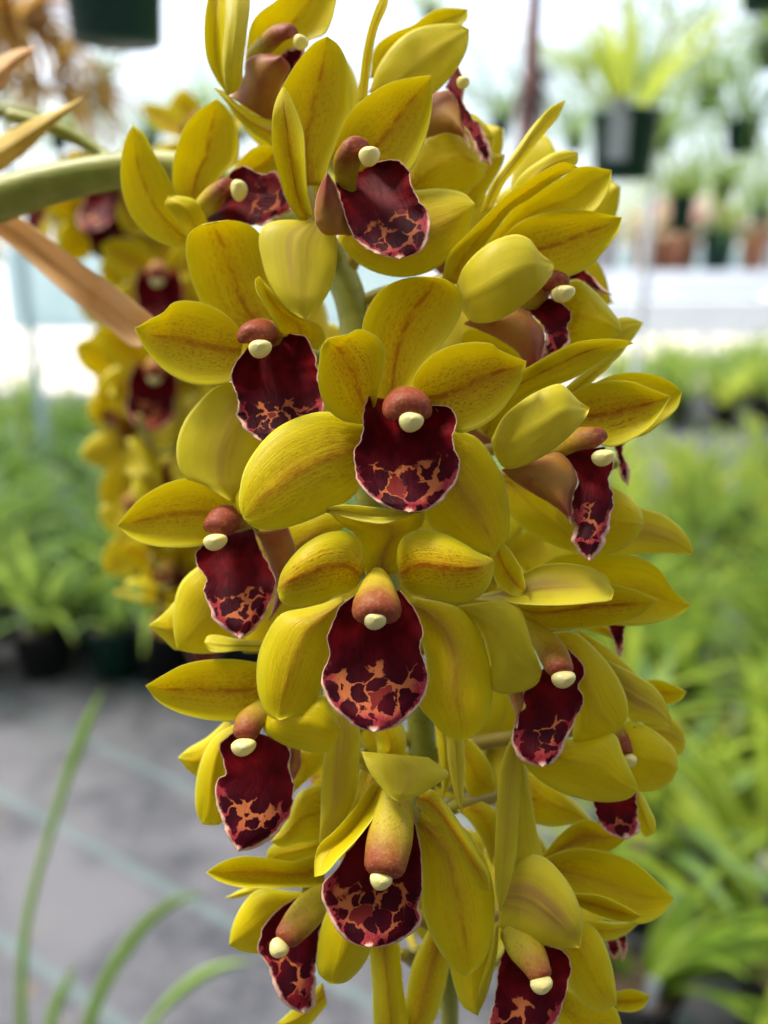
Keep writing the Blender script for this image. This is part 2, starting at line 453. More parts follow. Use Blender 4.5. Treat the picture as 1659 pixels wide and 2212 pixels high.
STEMP = [(-80, 462, 300, 46), (60, 412, 298, 43), (200, 378, 296, 38), (360, 362, 292, 36), (520, 400, 286, 34), (660, 490, 276, 34), (748, 620, 268, 35), (775, 780, 266, 33),
         (790, 1000, 266, 31), (830, 1250, 266, 30), (905, 1520, 266, 31), (915, 1750, 266, 27), (960, 2000, 268, 22), (975, 2320, 270, 18)]
o = tube('stem', STEMP, [MS], SPIKE, ORG, seg=90, n=18, endround=False)
tube('stem', [(20, 250, 330, 14), (110, 275, 330, 15), (200, 318, 330, 14), (240, 345, 326, 12), (300, 372, 300, 10)], [MS], SPIKE, ORG, seg=24, n=10)
STS = spline([Vector(p) for p in STEMP], 160)

LIPC = (1, 1, 0, 1)
def quad(z, v):
    z0, z1, z2 = z
    return (1 - v) ** 2 * z0 + 2 * v * (1 - v) * (2 * z1 - (z0 + z2) / 2) + v * v * z2

class Flower:
    def __init__(s, cx, cy, z):
        s.c = W(cx, cy, z)
        ys = min(STS[55:], key=lambda p: abs(p[1] - (cy + 60)) + .3 * abs(p[0] - cx))
        me_path = [(cx, cy, z + 3, 13), ((cx * .75 + ys[0] * .25), (cy * .7 + ys[1] * .3), z + 12, 14), (cx * .3 + ys[0] * .7, cy * .25 + ys[1] * .75, ys[2] - 2, 16), (ys[0], ys[1] + 20, ys[2], 16)]
        if abs(cx - ys[0]) + abs(cy - ys[1]) < 60: me_path = me_path[:2] + [me_path[3]]
        s.o = tube('flower', me_path, [MPED], SPIKE, s.c, seg=18, n=10)
        s.o.location = s.c - ORG
        s.fz = z
    def t(s, kind, fr, L, Rr, z, roll=0, cup=3, face='i', st=.8, mo=.5, pk=0.0, mid=0.0, **kw):
        L = P(L, fr); Rr = P(Rr, fr)
        if len(Rr[-1:]) and Rr[-1] != L[-1]: Rr = Rr + [L[-1]]
        mats = [MI, MO] if face == 'i' else [MO, MI]
        rr = random.Random(int(L[0][0] * 7 + L[0][1])); cb = rr.uniform(-.8, .8); k2 = rr.uniform(-.25, .25)
        def zf(u, v):
            c = ((1.7 if abs(cup) < 3.5 else .8) if face == 'i' else .7) * cup * (1 - abs(u + k2 * v * (1 - u * u)) ** 2) * (.35 + .65 * math.sin(math.pi * min(1, v * 1.05 + .05)))
            g_ = (.55 if cup > 0 else -.45) * math.exp(-((u - mid * .9) / .13) ** 2) * (1 - v ** 4)
            lip_ = -.25 * cup * max(0, abs(u) - .72) / .28 * math.sin(v * 3 + cb)
            tipc = -abs(cup) * .45 * max(0, v - .75) / .25 * (1 - u * u) * (1 if cup > 0 else -1)
            return quad(z, v) + roll * u + c + g_ + lip_ + tipc + cb * math.sin(v * 5 + u)
        return sheet(kind, L, Rr, zf, W, mats, s.o, s.c, color=(st, mo, pk, 1), mid=mid, **kw)
    def lip(s, fr, L, Rr, z, roll=0, cup=(7, -2.5), **kw):
        L = P(L, fr); Rr = P(Rr, fr)
        if Rr[-1] != L[-1]: Rr = Rr + [L[-1]]
        def zf(u, v):
            c = cup[0] + (cup[1] - cup[0]) * min(1, v * 1.25)
            return quad(z, v) + roll * u + c * (1 - abs(u) ** 2.4)
        return sheet('lip', L, Rr, zf, W, [ML, MB], s.o, s.c, thick=.6, nu=28, nv=52, wob=.3, frill=5.0, color=LIPC, **kw)
    def side(s, fr, L, Rr, z, roll=0, cup=-4, **kw):
        L = P(L, fr); Rr = P(Rr, fr)
        if Rr[-1] != L[-1]: Rr = Rr + [L[-1]]
        def zf(u, v): return quad(z, v) + roll * u + cup * (1 - u * u)
        return sheet('lip_side_lobe', L, Rr, zf, W, [MB, ML], s.o, s.c, thick=.6, frill=1.5, color=LIPC)
    def col(s, fr, path, tint=0.0, flat=.85):
        ox, oy, k = FR[fr]
        pa = [(ox + x * k, oy + y * k, z, r * k) for x, y, z, r in path]
        o = tube('column', pa, [MC], s.o, s.c, seg=18, n=28, flat=flat, hood=True); o.color = (tint, 0, 0, 1); s.colo = o
    def anther(s, fr, x, y, z, rx, ry, rot=0):
        ox, oy, k = FR[fr]
        sc = z / 1000 / FPX * k
        y -= 6; ry *= 1.12; rx *= .96
        c = W(ox + x * k, oy + y * k, z + .6) - s.c
        rt = R(rot)
        ax = M3 @ Vector((math.cos(rt), math.sin(rt), 0)); ay = M3 @ Vector((-math.sin(rt), math.cos(rt), 0)); az = M3 @ Vector((0, 0, 1))
        blob('anther_cap', c, (ax * rx * sc, ay * ry * sc, az * ry * sc), [MA], s.o)

def build_spike():
    # ---- centre flower
    f = Flower(880, 900, 232)
    f.t('sepal', 'B', '262,1780 215,1620 184,1460 192,1370 255,1262 330,1215 420,1196 500,1200', '345,1780 420,1640 500,1520 570,1430 612,1340 618,1290 590,1240 545,1210', (234, 232, 225), cup=2.5, mo=.8, st=1)
    f.t('petal', 'B', '190,1835 90,1812 25,1755 -6,1660 -2,1560 8,1495 30,1465', '240,1740 268,1620 280,1520 252,1462 200,1430 160,1424 132,1442 80,1452', (229, 220, 218), roll=-2, cup=3, mo=1.5, st=1.3)
    f.t('petal', 'B', '410,1700 402,1650 430,1590 500,1525 600,1487 700,1480 752,1492 762,1506 830,1537 892,1562', '490,1745 540,1810 592,1868 680,1850 770,1790 830,1712 872,1640', (229, 222, 221), roll=2, cup=3, mo=1.4, st=1.2)
    f.t('sepal', 'A', '1180,1845 1080,1800 985,1778 880,1800 780,1850 700,1930 640,2030 620,2120 618,2190 638,2242', '1180,2020 F:770,1065 700,1110 620,1140 580,1146 545,1138', (233, 222, 216), cup=-2.5, mo=.7, st=.6, pk=.15)
    f.t('sepal', 'F', '975,925 1030,945 1065,990 1092,1045 1101,1110 1097,1160 1070,1198', '925,1050 912,1105 955,1158 1020,1190', (234, 236, 232), cup=-2, mo=.3, st=.4, pk=.7)
    f.lip('B', '212,1712 188,1790 182,1890 150,1955 148,2010 172,2085 230,2155 300,2195 385,2213', '470,1752 555,1762 590,1812 572,1880 582,1945 608,1992 600,2055 560,2125 505,2180 450,2206', (226, 221, 217), cup=(11, -2))
    f.col('B', [(350, 1730, 232, 60), (368, 1745, 226, 92), (376, 1765, 219, 108), (378, 1775, 216, 108)], .15)
    f.anther('B', 393, 1822, 212, 58, 46)
    # ---- lower centre flower
    f = Flower(812, 1235, 232)
    f.t('sepal', 'F', '790,1245 783,1190 768,1155 735,1132 706,1099', '860,1240 868,1185 890,1152 912,1135 915,1107 825,1122 706,1099', (234, 232, 224), cup=3, pk=.9, mo=.2, st=.4)
    f.t('sepal_tip', 'F', '700,1102 735,1092 800,1096 870,1102 917,1106', '703,1101 745,1117 790,1127 830,1131 880,1116', (224, 219, 222), cup=1, mo=.6, st=.3, face='o', nv=20, nu=10, thick=.8)
    f.t('petal', 'C', '1125,330 1100,345 1050,355 990,390 910,408 840,406 798,386 783,330', '1170,235 1152,140 1110,95 1050,82 980,95 900,140 840,200 800,262', (230, 220, 221), roll=0, cup=-3, mo=1.4, st=1.2)
    f.t('petal', 'D', '330,225 340,140 380,90 450,75 540,95 620,135 680,172 742,200 752,214', '350,320 400,355 480,370 570,395 650,386 712,345 746,280', (230, 220, 220), cup=-3, mo=1.4, st=1.2)
    f.t('sepal', 'C', '1060,365 980,395 900,415 800,440 740,520 700,620 694,740 710,820 742,880 792,900', '1080,400 1030,520 1015,640 990,740 945,820 880,882', (233, 230, 224), cup=-2.5, mo=.4, st=.5, pk=.2)
    f.t('sepal', 'D', '400,365 560,398 630,430 700,540 738,680 745,800 722,900 664,970 600,990', '380,420 440,560 460,700 425,830 480,900 540,965', (233, 230, 228), cup=-2, mo=.3, st=.4, pk=.7)
    f.lip('D', '175,345 100,395 45,500 28,560 40,600 26,660 10,702 18,765 50,840 110,900 170,936 232,950', '345,340 408,418 442,510 434,590 456,650 469,720 450,802 400,870 335,920 285,944', (229, 221, 215), cup=(6, -3))
    f.col('D', [(246, 262, 230, 34), (246, 300, 226, 62), (246, 350, 221, 84), (245, 400, 217, 104), (245, 424, 215, 108)], -.15, flat=.8)
    f.anther('D', 238, 462, 212, 59, 48)
    # ---- left flower
    f = Flower(560, 735, 240)
    f.t('sepal', 'A', '620,1450 500,1380 440,1280 402,1170 387,1070 400,1012 450,975 505,966', '800,1420 810,1340 785,1250 762,1150 730,1050 685,987 610,955 550,955', (244, 240, 236), roll=1, cup=3, mo=.6, st=.9)
    f.t('petal', 'A', '640,1450 565,1362 480,1316 400,1300 332,1309 292,1350 232,1380 168,1420', '620,1560 580,1648 500,1667 400,1655 300,1602 230,1532 190,1470', (238, 232, 230), cup=2.5, mo=1.3, st=1)
    f.t('petal', 'A', '800,1440 740,1340 692,1250 690,1205 708,1196', '955,1515 992,1460 965,1405 880,1372 810,1318 755,1250', (240, 231, 232), roll=3, cup=3, mo=.8, st=.5)
    f.t('sepal', 'A', '640,1640 520,1668 440,1740 380,1822 350,1910 350,1992 385,2065 460,2095 590,2170', '700,1760 760,1880 740,1990 690,2100', (240, 237, 233), roll=2, cup=-3, mo=.3, st=.3, pk=.8, face='o')
    f.lip('A', '650,1510 592,1585 586,1650 612,1720 610,1795 640,1852 690,1895 745,1920', '850,1442 910,1458 944,1540 958,1640 985,1740 965,1810 860,1890', (234, 231, 228), cup=(11, -1))
    f.col('A', [(760, 1440, 240, 60), (715, 1440, 235, 74), (690, 1450, 230, 76), (682, 1458, 227, 74)], .3)
    f.anther('A', 708, 1507, 223, 54, 41, 8)
    # ---- upper flower
    f = Flower(700, 470, 242)
    f.t('sepal', 'A', '850,800 775,640 762,520 782,425 830,330 900,230 950,180 1000,158', '985,800 1010,700 1060,580 1100,500 1106,400 1090,285 1045,190', (244, 240, 236), cup=2.5, mo=.6, st=.9)
    f.t('petal', 'A', '885,958 832,880 792,760 764,640 762,500 785,412 808,376', '940,940 915,830 906,700 896,570 866,480 832,405', (240, 231, 229), roll=-3, cup=4, mo=.8, st=1.0)
    f.t('petal', 'A', '1030,640 1088,500 1180,410 1280,355 1380,333 1447,325', '1160,760 1300,780 1360,735 1405,650 1440,530 1453,420', (242, 236, 235), roll=1, cup=2.5, mo=.8, st=.9)
    f.t('sepal', 'A', '890,950 780,953 720,980 703,1030 715,1120 750,1230 820,1330 905,1382', '1000,960 1036,1010 1042,1120 1020,1230 970,1320', (240, 234, 232), cup=-3, mo=.2, st=.2, pk=.8, face='o')
    f.t('sepal', 'A', '1180,840 1300,830 1400,820 1500,815 1590,835 1638,880', '1040,1030 1080,1090 1150,1150 1250,1190 1350,1197 1450,1170 1540,1100 1605,1000', (243, 241, 238), cup=-2, mo=.3, st=.3, pk=.8)
    f.lip('A', '1030,790 1060,870 1085,960 1120,1030 1180,1080 1240,1106 1310,1120', '1215,702 1300,692 1350,740 1362,800 1400,870 1440,930 1440,1000 1412,1080 1370,1102', (234, 229, 226), cup=(10, -1))
    f.side('A', '1060,1015 985,1012 945,950 955,840 998,742', '1112,1015 1085,950 1057,870 1030,790', (236, 231, 229))
    f.col('A', [(1085, 830, 240, 42), (1080, 760, 236, 50), (1090, 690, 231, 66), (1118, 655, 227, 72)], -.05)
    f.anther('A', 1180, 676, 222, 50, 42, 10)
    # ---- upper left flower, behind
    f = Flower(430, 470, 262)
    f.t('petal', 'A', '400,1080 330,1065 240,1030 160,950 116,840 107,720 128,600 160,540', '430,1010 400,940 345,830 300,740 250,660 210,580', (264, 256, 256), roll=2, cup=4, mo=.2, st=.6)
    f.t('sepal', 'A', '390,880 340,830 330,740 345,650 382,550 440,482 520,428', '470,880 540,760 608,690 619,620 600,530 560,460', (266, 262, 260), cup=2.5, mo=.3, st=.9)
    f.t('sepal', 'A', '395,1030 345,950 298,882 312,848', '492,985 465,920 430,865 360,846', (258, 254, 252), cup=-2, mo=.2, st=.2)
    f.t('petal', 'A', '590,740 650,662 700,632 790,640', '640,790 720,790 790,760', (268, 266, 266), cup=2)
    f.lip('A', '540,820 600,730 650,720 705,750 780,745 820,830 852,910', '480,960 620,966 710,972 790,940', (262, 256, 254), cup=(5, -1))
    f.col('A', [(455, 905, 262, 48), (510, 860, 258, 62), (560, 820, 254, 56)], -.1)
    f.anther('A', 617, 822, 250, 38, 46)
    # ---- topmost flower, left
    f = Flower(570, 130, 258)
    f.t('petal', 'A', '520,-120 482,0 468,120 480,250 520,340 572,412', '565,-120 560,100 548,250 556,350', (256, 249, 250), roll=-1, cup=3, mo=.2, st=.2)
    f.t('petal_fold', 'A', '560,-120 557,100 546,250 556,345 572,412', '650,-120 667,0 655,130 636,280 630,360 602,398', (255, 248, 250), roll=1, cup=-2, face='o', st=.2, mo=.1)
    f.t('sepal', 'A', '770,640 700,592 620,522 560,440 508,378', '790,520 700,500 610,445 550,392', (258, 252, 250), cup=-2, mo=1.0, st=.4)
    f.t('petal', 'A', '640,300 668,110 700,60 780,0 860,-70 1000,-130', '760,300 920,175 985,150 1015,100 1040,0 1050,-70', (262, 258, 256), cup=2, mo=.2, st=.7)
    f.side('A', '580,420 640,320 650,262 700,235 800,240', '770,540 785,450 810,350 840,290', (258, 252, 250))
    f.lip('A', '780,330 785,255 830,215 900,195', '790,420 850,320 900,250', (256, 252, 252), cup=(3, 0))
    f.col('A', [(670, 240, 260, 30), (730, 200, 256, 46), (790, 160, 252, 56), (830, 150, 250, 50)], .1)
    f.anther('A', 885, 185, 246, 36, 30, -20)
    # ---- topmost flower, right
    f = Flower(905, 230, 262)
    f.t('petal', 'B', '160,440 175,330 190,220 215,110 255,0 305,-80', '205,440 222,260 250,125 292,25', (256, 250, 250), roll=2, cup=1, mo=.4, st=.3, face='o', pk=.6)
    f.t('sepal', 'B', '210,400 250,290 320,190 400,130 500,105 600,105 645,128', '330,400 480,408 560,340 620,250 642,180', (258, 254, 254), cup=-2, face='o', pk=.1)
    f.t('sepal', 'B', '215,340 238,205 320,142 400,110 500,42 580,34 638,42', '300,320 400,220 520,135 600,115 636,80', (262, 260, 258), cup=1, mo=.2, st=.1)
    f.side('B', '455,600 540,575 610,590 650,640', '480,400 560,395 605,450 620,540', (260, 256, 254))
    f.lip('B', '540,380 590,440 612,520 650,600 690,682 740,718', '590,285 622,350 612,430 655,500 705,560 738,650', (258, 253, 252), cup=(2, -1))
    f.anther('B', 618, 360, 250, 30, 26)
    f.t('sepal', 'B', '380,760 410,640 470,560 560,540 650,600 720,720', '430,860 560,860 660,810 710,760', (262, 260, 260), cup=-2, st=.3, mo=.1)
    f.t('petal', 'B', '600,520 650,488 710,530 750,592', '640,620 700,660 742,640', (266, 264, 262), cup=-1, st=.2)
    f.t('petal', 'B', '560,860 660,730 740,665 800,668', '680,900 740,800 790,710', (268, 266, 264), cup=-1, st=.2)
    # ---- right upper flower
    f = Flower(1020, 590, 246)
    f.t('sepal', 'B', '690,920 740,800 830,670 920,540 1000,460 1062,433', '742,905 800,790 880,690 960,590 1030,505', (250, 246, 246), roll=1, cup=-1.5, face='o', pk=.5, st=.3)
    f.t('petal', 'B', '530,1200 555,1100 650,1000 720,930 800,850 900,780 1000,720 1060,700 1114,724', '610,1240 680,1110 760,990 830,905 905,858 1000,792 1070,748', (242, 234, 234), roll=3, cup=3, mo=.2, st=.6, mid=.1)
    f.t('sepal', 'B', '790,900 860,765 950,692 1020,656 1080,650 1116,662', '900,860 1010,760 1112,706', (254, 250, 250), cup=-1, mo=.5, st=.2)
    f.t('sepal', 'B', '700,1080 790,960 870,870 950,825 1040,770 1115,722 1180,720 1259,736', '820,1040 900,985 1060,940 1180,915 1232,850 1256,790', (248, 243, 242), cup=2, mo=.2, st=.2)
    f.t('petal', 'B', '760,1050 860,962 950,925 1070,907 1180,915 1303,940', '900,1150 1010,1195 1080,1192 1160,1152 1240,1070 1290,995', (244, 239, 238), cup=2.5, mo=.8, st=1)
    f.t('sepal', 'B', '590,1230 618,1160 680,1088 760,1035 850,1012 905,1032 950,1090 1012,1140', '618,1345 650,1387 720,1396 800,1370 900,1300 970,1230 1006,1180', (238, 229, 231), cup=-4, face='o', st=.1, pk=0)
    f.col('B', [(860, 1340, 246, 50), (930, 1270, 243, 66), (1000, 1225, 240, 68), (1018, 1225, 238, 62)], .15)
    f.anther('B', 1050, 1270, 233, 54, 38, 10)
    f.lip('B', '850,1325 930,1370 975,1445 955,1520 946,1568', '950,1280 1045,1310 1086,1362 1070,1420 1080,1482 1015,1532', (243, 239, 238), cup=(2, -1))
    f.side('B', '620,1400 740,1450 850,1520 900,1590 944,1572', '700,1360 860,1328 930,1378 972,1450 962,1515', (243, 238, 238), cup=-5)
    f.t('sepal', 'B', '600,1600 630,1430 740,1440 840,1500 930,1620', '650,1650 780,1640 880,1650', (250, 246, 245), cup=2, st=.2, mo=.1)
    f.t('sepal', 'B', '1040,1230 1110,1205 1200,1270 1260,1340 1292,1385 1300,1436', '1060,1540 1130,1520 1200,1480 1262,1460', (248, 244, 243), cup=-2, st=.2, mo=.1)
    f.t('sepal', 'B', '1100,1560 1250,1390 1330,1370 1398,1396', '1150,1620 1270,1560 1340,1480', (256, 254, 254), cup=-1, face='o', pk=.4)
    f = Flower(1240, 600, 266)
    f.lip('B', '1075,1195 1115,1160 1165,1185 1220,1240 1262,1275', '1095,1215 1150,1225 1195,1262', (262, 260, 260), cup=(1, -1))
    # ---- right middle flower
    f = Flower(1115, 960, 240)
    f.t('petal', 'B', '690,1850 760,1690 880,1600 1000,1530 1100,1482 1230,1465 1320,1470 1354,1484', '740,1900 810,1790 900,1710 1000,1672 1100,1632 1200,1570 1290,1512', (238, 233, 234), roll=2, cup=4, mo=.5, st=1.2, mid=-.25)
    f.t('sepal', 'B', '960,1760 1100,1640 1200,1565 1305,1505', '1060,1760 1180,1650 1245,1590', (248, 246, 246), cup=-1, st=.2)
    f.t('sepal', 'B', '738,1905 790,1802 860,1740 940,1690 1040,1658 1080,1690 1122,1735 1163,1760', '752,1960 795,2022 850,2022 940,1986 1050,1910 1120,1840 1156,1792', (234, 224, 226), cup=-4, face='o', st=.1, pk=0)
    f.t('petal', 'B', '1030,1740 1150,1665 1250,1645 1350,1650 1430,1680 1512,1712', '1100,1860 1210,1920 1262,1930 1340,1902 1420,1850 1480,1775', (238, 233, 232), cup=2.5, mo=1.2, st=1.2)
    f.t('sepal', 'B', '1100,1700 1270,1620 1370,1610 1460,1625 1520,1655 1563,1692', '1250,1900 1400,1880 1480,1822 1545,1760', (244, 240, 240), cup=2, mo=.3, st=.1)
    f.col('B', [(960, 1990, 242, 40), (1040, 1935, 238, 52), (1120, 1905, 233, 66), (1188, 1900, 229, 62)], 0)
    f.anther('B', 1222, 1978, 225, 54, 38, 10)
    f.lip('B', '1020,1955 1085,2005 1115,2075 1092,2140 D:1085,0 1102,70 1090,125 1118,180 1162,213', '1230,1930 1265,2000 1245,2080 1268,2150 D:1258,20 1245,85 1222,150 1192,196', (236, 230, 226), roll=-1, cup=(2, -4))
    f.side('B', '780,2030 880,2110 1000,2180 1070,2240 D:1088,60', '950,1975 1030,1955 1088,2008 1114,2075 1092,2140', (236, 231, 230), cup=-5)
    f.t('sepal', 'D', '720,-140 800,-20 860,60 960,120 1060,162 1160,178', '860,-180 980,-100 1080,-20 1120,60', (244, 241, 240), cup=-2, st=.2, mo=.1)
    f.t('sepal', 'B', '1180,2080 1260,2098 1340,2148 1388,2205 D:1398,50', 'D:1100,100 1160,178 1260,178 1332,145 1378,95', (242, 238, 237), cup=-2, st=.2, mo=.1)
    f.t('sepal', 'D', '1300,-60 1400,-15 1480,10 1560,70 1600,130 1614,184', '1180,190 1300,184 1400,181 1500,179', (250, 246, 246), cup=-1, face='o', pk=1.2)
    f = Flower(1330, 1000, 262)
    f.lip('B', '1262,1900 1290,1990 1296,2060 1332,2098', '1322,1890 1308,1960 1340,2030', (256, 254, 254), cup=(0, -1))
    # ---- right lower flower
    f = Flower(1120, 1330, 242)
    f.t('sepal', 'D', '930,250 1010,195 1100,180 1250,178 1380,195 1470,252 1520,330 1600,405', '1050,420 1250,485 1380,490 1480,470 1562,440', (248, 244, 244), cup=2, st=.2, mo=.3)
    f.t('sepal', 'D', '660,365 760,335 880,265 950,232 1060,220 1170,240 1240,282 1266,332', '640,378 800,388 900,400 1050,402 1180,392 1262,378', (238, 229, 230), roll=-5, cup=3, face='o', pk=1.2)
    f.t('petal', 'D', '850,400 1000,360 1150,320 1270,316 1370,340 1458,380', '850,430 920,490 1000,508 1150,500 1280,486 1380,452 1440,402', (240, 236, 236), roll=2, cup=3, mo=.9, st=1.3)
    f.t('petal', 'D', '600,405 700,390 800,385 860,410 890,480 915,570 942,640 959,690', '620,450 700,540 735,640 748,772 820,786 890,772 942,740', (234, 228, 228), roll=2, cup=-3, face='o', st=.1, pk=0)
    f.t('sepal', 'D', '735,180 756,290 810,350 860,363 888,335', '790,130 830,180 870,250 884,310', (238, 232, 228), roll=-2, cup=3, mo=.8, st=1)
    f.col('D', [(900, 500, 242, 46), (970, 560, 237, 56), (1010, 620, 233, 66), (1032, 672, 229, 62)], -.05)
    f.anther('D', 1050, 722, 226, 56, 40, 8)
    f.lip('D', '900,730 876,800 882,850 852,872 840,930 826,980 835,1030 880,1080 960,1102', '1070,590 1128,650 1142,700 1120,750 1140,805 1112,880 1082,950 1052,1020 1012,1082', (237, 231, 227), cup=(5, -3))
    f.side('D', '815,790 838,860 850,935', '880,770 880,830 862,872', (236, 233, 231), cup=-2)
    f.t('sepal', 'D', '980,520 1100,520 1200,600 1290,720 1330,830 1325,900 1275,960', '1040,700 1100,850 1100,1000 1200,990', (244, 241, 240), cup=-2, st=.2, mo=.1, pk=.3)
    f.t('sepal', 'D', '1030,980 1150,975 1270,958 1312,1050 1350,1130 1376,1200', '860,1060 940,1152 1040,1212 1150,1245 1260,1254 1340,1236', (242, 238, 236), cup=-2.5, st=.2, mo=.1)
    # ---- far right flower, half hidden
    f = Flower(1340, 1560, 254)
    f.t('sepal', 'D', '1110,500 1250,590 1350,680 1415,765', '1180,680 1290,780 1360,810', (252, 250, 250), cup=-1, st=.1, mo=.1)
    f.t('sepal', 'D', '1240,640 1380,710 1450,760 1500,840 1523,926', '1240,820 1320,880 1350,905 1430,912', (249, 247, 246), cup=-2, face='o', pk=1.3)
    f.t('petal', 'D', '1370,735 1450,725 1530,750 1584,778', '1430,810 1500,832 1552,816', (256, 254, 252), cup=1, mo=1.4, st=.2)
    f.t('sepal', 'D', '1260,950 1330,905 1420,930 1490,980 1540,1040 1546,1110', '1300,1150 1370,1205 1440,1206 1512,1172', (249, 246, 245), cup=-2, st=.1, mo=.1)
    f.t('sepal', 'D', '1380,900 1500,880 1562,930 1579,1000', '1460,980 1545,1050 1568,1040', (256, 254, 254), cup=-1, face='o', pk=.8)
    f.col('D', [(1290, 930, 248, 22), (1310, 985, 245, 28), (1325, 1030, 243, 26)], .35)
    f.anther('D', 1343, 1075, 241, 26, 30)
    f.lip('D', '1175,1200 1192,1300 1225,1370 1278,1404 1330,1414', '1362,1190 1372,1290 1374,1385', (248, 245, 243), cup=(2, -1))
    f.t('sepal', 'D', '1370,1180 1420,1270 1450,1340 1446,1390', '1340,1230 1370,1330 1402,1402', (252, 250, 250), cup=-1, st=.1, mo=.3)
    f = Flower(1335, 1330, 262)
    f.lip('D', '1240,480 1264,540 1276,590 1290,628', '1322,480 1312,560 1310,602', (256, 255, 255), cup=(0, 0))
    f.t('sepal', 'D', '1100,480 1180,520 1262,546', '1250,450 1280,500', (260, 258, 258), cup=-1, st=.1)
    # ---- bottom centre flower
    f = Flower(860, 1720, 236)
    f.t('sepal', 'D', '178,1034 206,1108 252,1176 300,1228 335,1250', '470,1060 558,1134 500,1180 430,1224 380,1244', (230, 224, 220), roll=1, cup=-3, face='o', pk=.35)
    f.t('petal', 'C', '1200,1160 1110,1290 1030,1380 965,1440 945,1500 942,1576', '1262,1210 1205,1310 1130,1410 1050,1495 990,1562', (236, 226, 224), roll=-3, cup=3, mo=.3, st=.3)
    f.t('petal', 'D', '430,1200 485,1198 555,1272 622,1370 680,1470 728,1560 733,1640', '415,1270 500,1350 580,1462 640,1562 690,1628', (236, 228, 227), roll=2, cup=-3, mo=1.4, st=.6)
    f.t('sepal', 'D', '440,1290 620,1360 700,1470 745,1600 756,1750 742,1850 702,1950 632,2006', '410,1380 440,1560 440,1700 480,1832 540,1932 590,1988', (237, 234, 231), cup=-2, st=.5, mo=.3, pk=.4)
    f.t('sepal', 'C', '1020,1660 970,1800 955,1900 960,1992 1012,2040', '1120,1700 1180,1800 1190,1880 1150,1965 1080,2032', (236, 235, 233), cup=-2, st=.1, mo=.1)
    f.lip('D', '270,1270 200,1360 110,1480 60,1558 8,1608 10,1662 42,1752 100,1840 165,1872 215,1880', '390,1270 420,1380 440,1520 438,1650 426,1700 441,1762 420,1802 352,1850 282,1876', (233, 228, 222), cup=(5, -3))
    f.col('D', [(330, 1215, 234, 66), (318, 1320, 229, 88), (300, 1420, 225, 100), (284, 1510, 221, 94)], -.3)
    f.anther('D', 264, 1588, 218, 53, 44)
    # ---- lower left flower
    f = Flower(555, 1535, 242)
    f.t('petal', 'C', '720,655 600,637 480,640 380,660 300,700 215,750', '720,860 640,900 560,905 450,892 340,860 262,812', (240, 234, 232), cup=2.5, mo=1, st=1)
    f.t('petal', 'C', '745,860 722,940 790,996 890,1030 1000,1035 1062,946', '800,860 900,830 980,790 1035,880', (236, 230, 230), cup=-2.5, st=.1, mo=.1)
    f.t('sepal', 'C', '620,905 520,962 462,1050 430,1180 434,1300 460,1352', '640,950 570,1060 560,1160 560,1280 540,1348', (250, 246, 244), cup=-1.5, st=.1, mo=.1)
    f.t('sepal', 'C', '560,900 480,972 400,1020 354,1060', '610,930 520,1050 452,1145 395,1115', (256, 253, 252), cup=-1.5, st=.1, mo=.6)
    f.t('sepal', 'C', '860,1030 975,1030 980,1090 900,1170 845,1220', '840,1080 840,1180', (248, 247, 247), cup=-1, st=.1, mo=.1)
    f.t('sepal', 'C', '1000,1170 880,1210 825,1330 755,1425', '1000,1420 880,1430 800,1448', (250, 248, 246), cup=-2, st=.5, mo=.2)
    f.t('sepal', 'C', '1000,1380 850,1420 760,1440 735,1482 748,1526', '980,1490 860,1512 800,1526', (254, 252, 252), cup=-1, st=.1)
    f.lip('C', '625,930 532,1010 552,1080 556,1130 520,1162 514,1232 540,1322 570,1402 612,1468', '810,990 836,1040 834,1100 852,1182 850,1272 820,1342 760,1410 690,1452', (238, 233, 229), cup=(5, -3))
    f.side('C', '880,1010 888,1090 850,1170', '838,1020 836,1100', (240, 238, 236), cup=-2)
    f.col('C', [(760, 820, 242, 42), (700, 870, 237, 54), (662, 912, 233, 62), (650, 945, 231, 58)], .05)
    f.anther('C', 636, 1016, 227, 58, 39, 8)
    # ---- left middle flower
    f = Flower(500, 1130, 244)
    f.t('petal', 'F', '505,1085 480,1048 440,1034 380,1038 320,1065 280,1100 254,1135', 'C:560,110 470,142 380,153 250,146 150,110', (242, 236, 236), cup=2.5, mo=.9, st=.9)
    f.t('sepal', 'F', '540,1010 500,1030 490,1060 508,1100 530,1120', '560,1060 555,1100 548,1130', (238, 236, 236), cup=-1, st=.1, mo=.1)
    f.col('C', [(660, 20, 244, 40), (610, 25, 240, 60), (560, 35, 236, 74), (528, 62, 233, 66)], .25)
    f.anther('C', 514, 130, 229, 56, 38, 10)
    f.lip('C', '475,120 428,190 440,240 472,290 466,350 490,430 540,500 622,550', '680,70 722,180 752,240 771,310 760,392 722,462 672,520', (240, 234, 230), cup=(4, -3))
    f.t('sepal', 'C', '500,190 370,300 335,410 334,512 352,596', '560,400 640,540 560,600 440,612', (250, 246, 245), cup=-2, st=.1, mo=.1, pk=.4)
    f.t('sepal', 'C', '370,350 290,440 228,490', '400,480 352,598 290,550', (254, 252, 252), cup=-1, st=.1, mo=.5)
    f.t('sepal', 'C', '760,560 600,545 520,530 482,535 468,560', '760,600 620,600 540,608 490,600', (238, 236, 235), roll=-2, cup=-1, face='o', st=.1)
    f.side('C', '690,90 745,210 775,330 750,470', '830,60 870,200 830,350', (244, 243, 243), cup=-3)
    f.t('sepal', 'C', '700,60 850,30 1000,0 1080,60', '780,450 860,300 960,180', (252, 252, 252), cup=-1, st=.2, mo=.6, pk=1)
    # ---- bottom left flower
    f = Flower(660, 1920, 246)
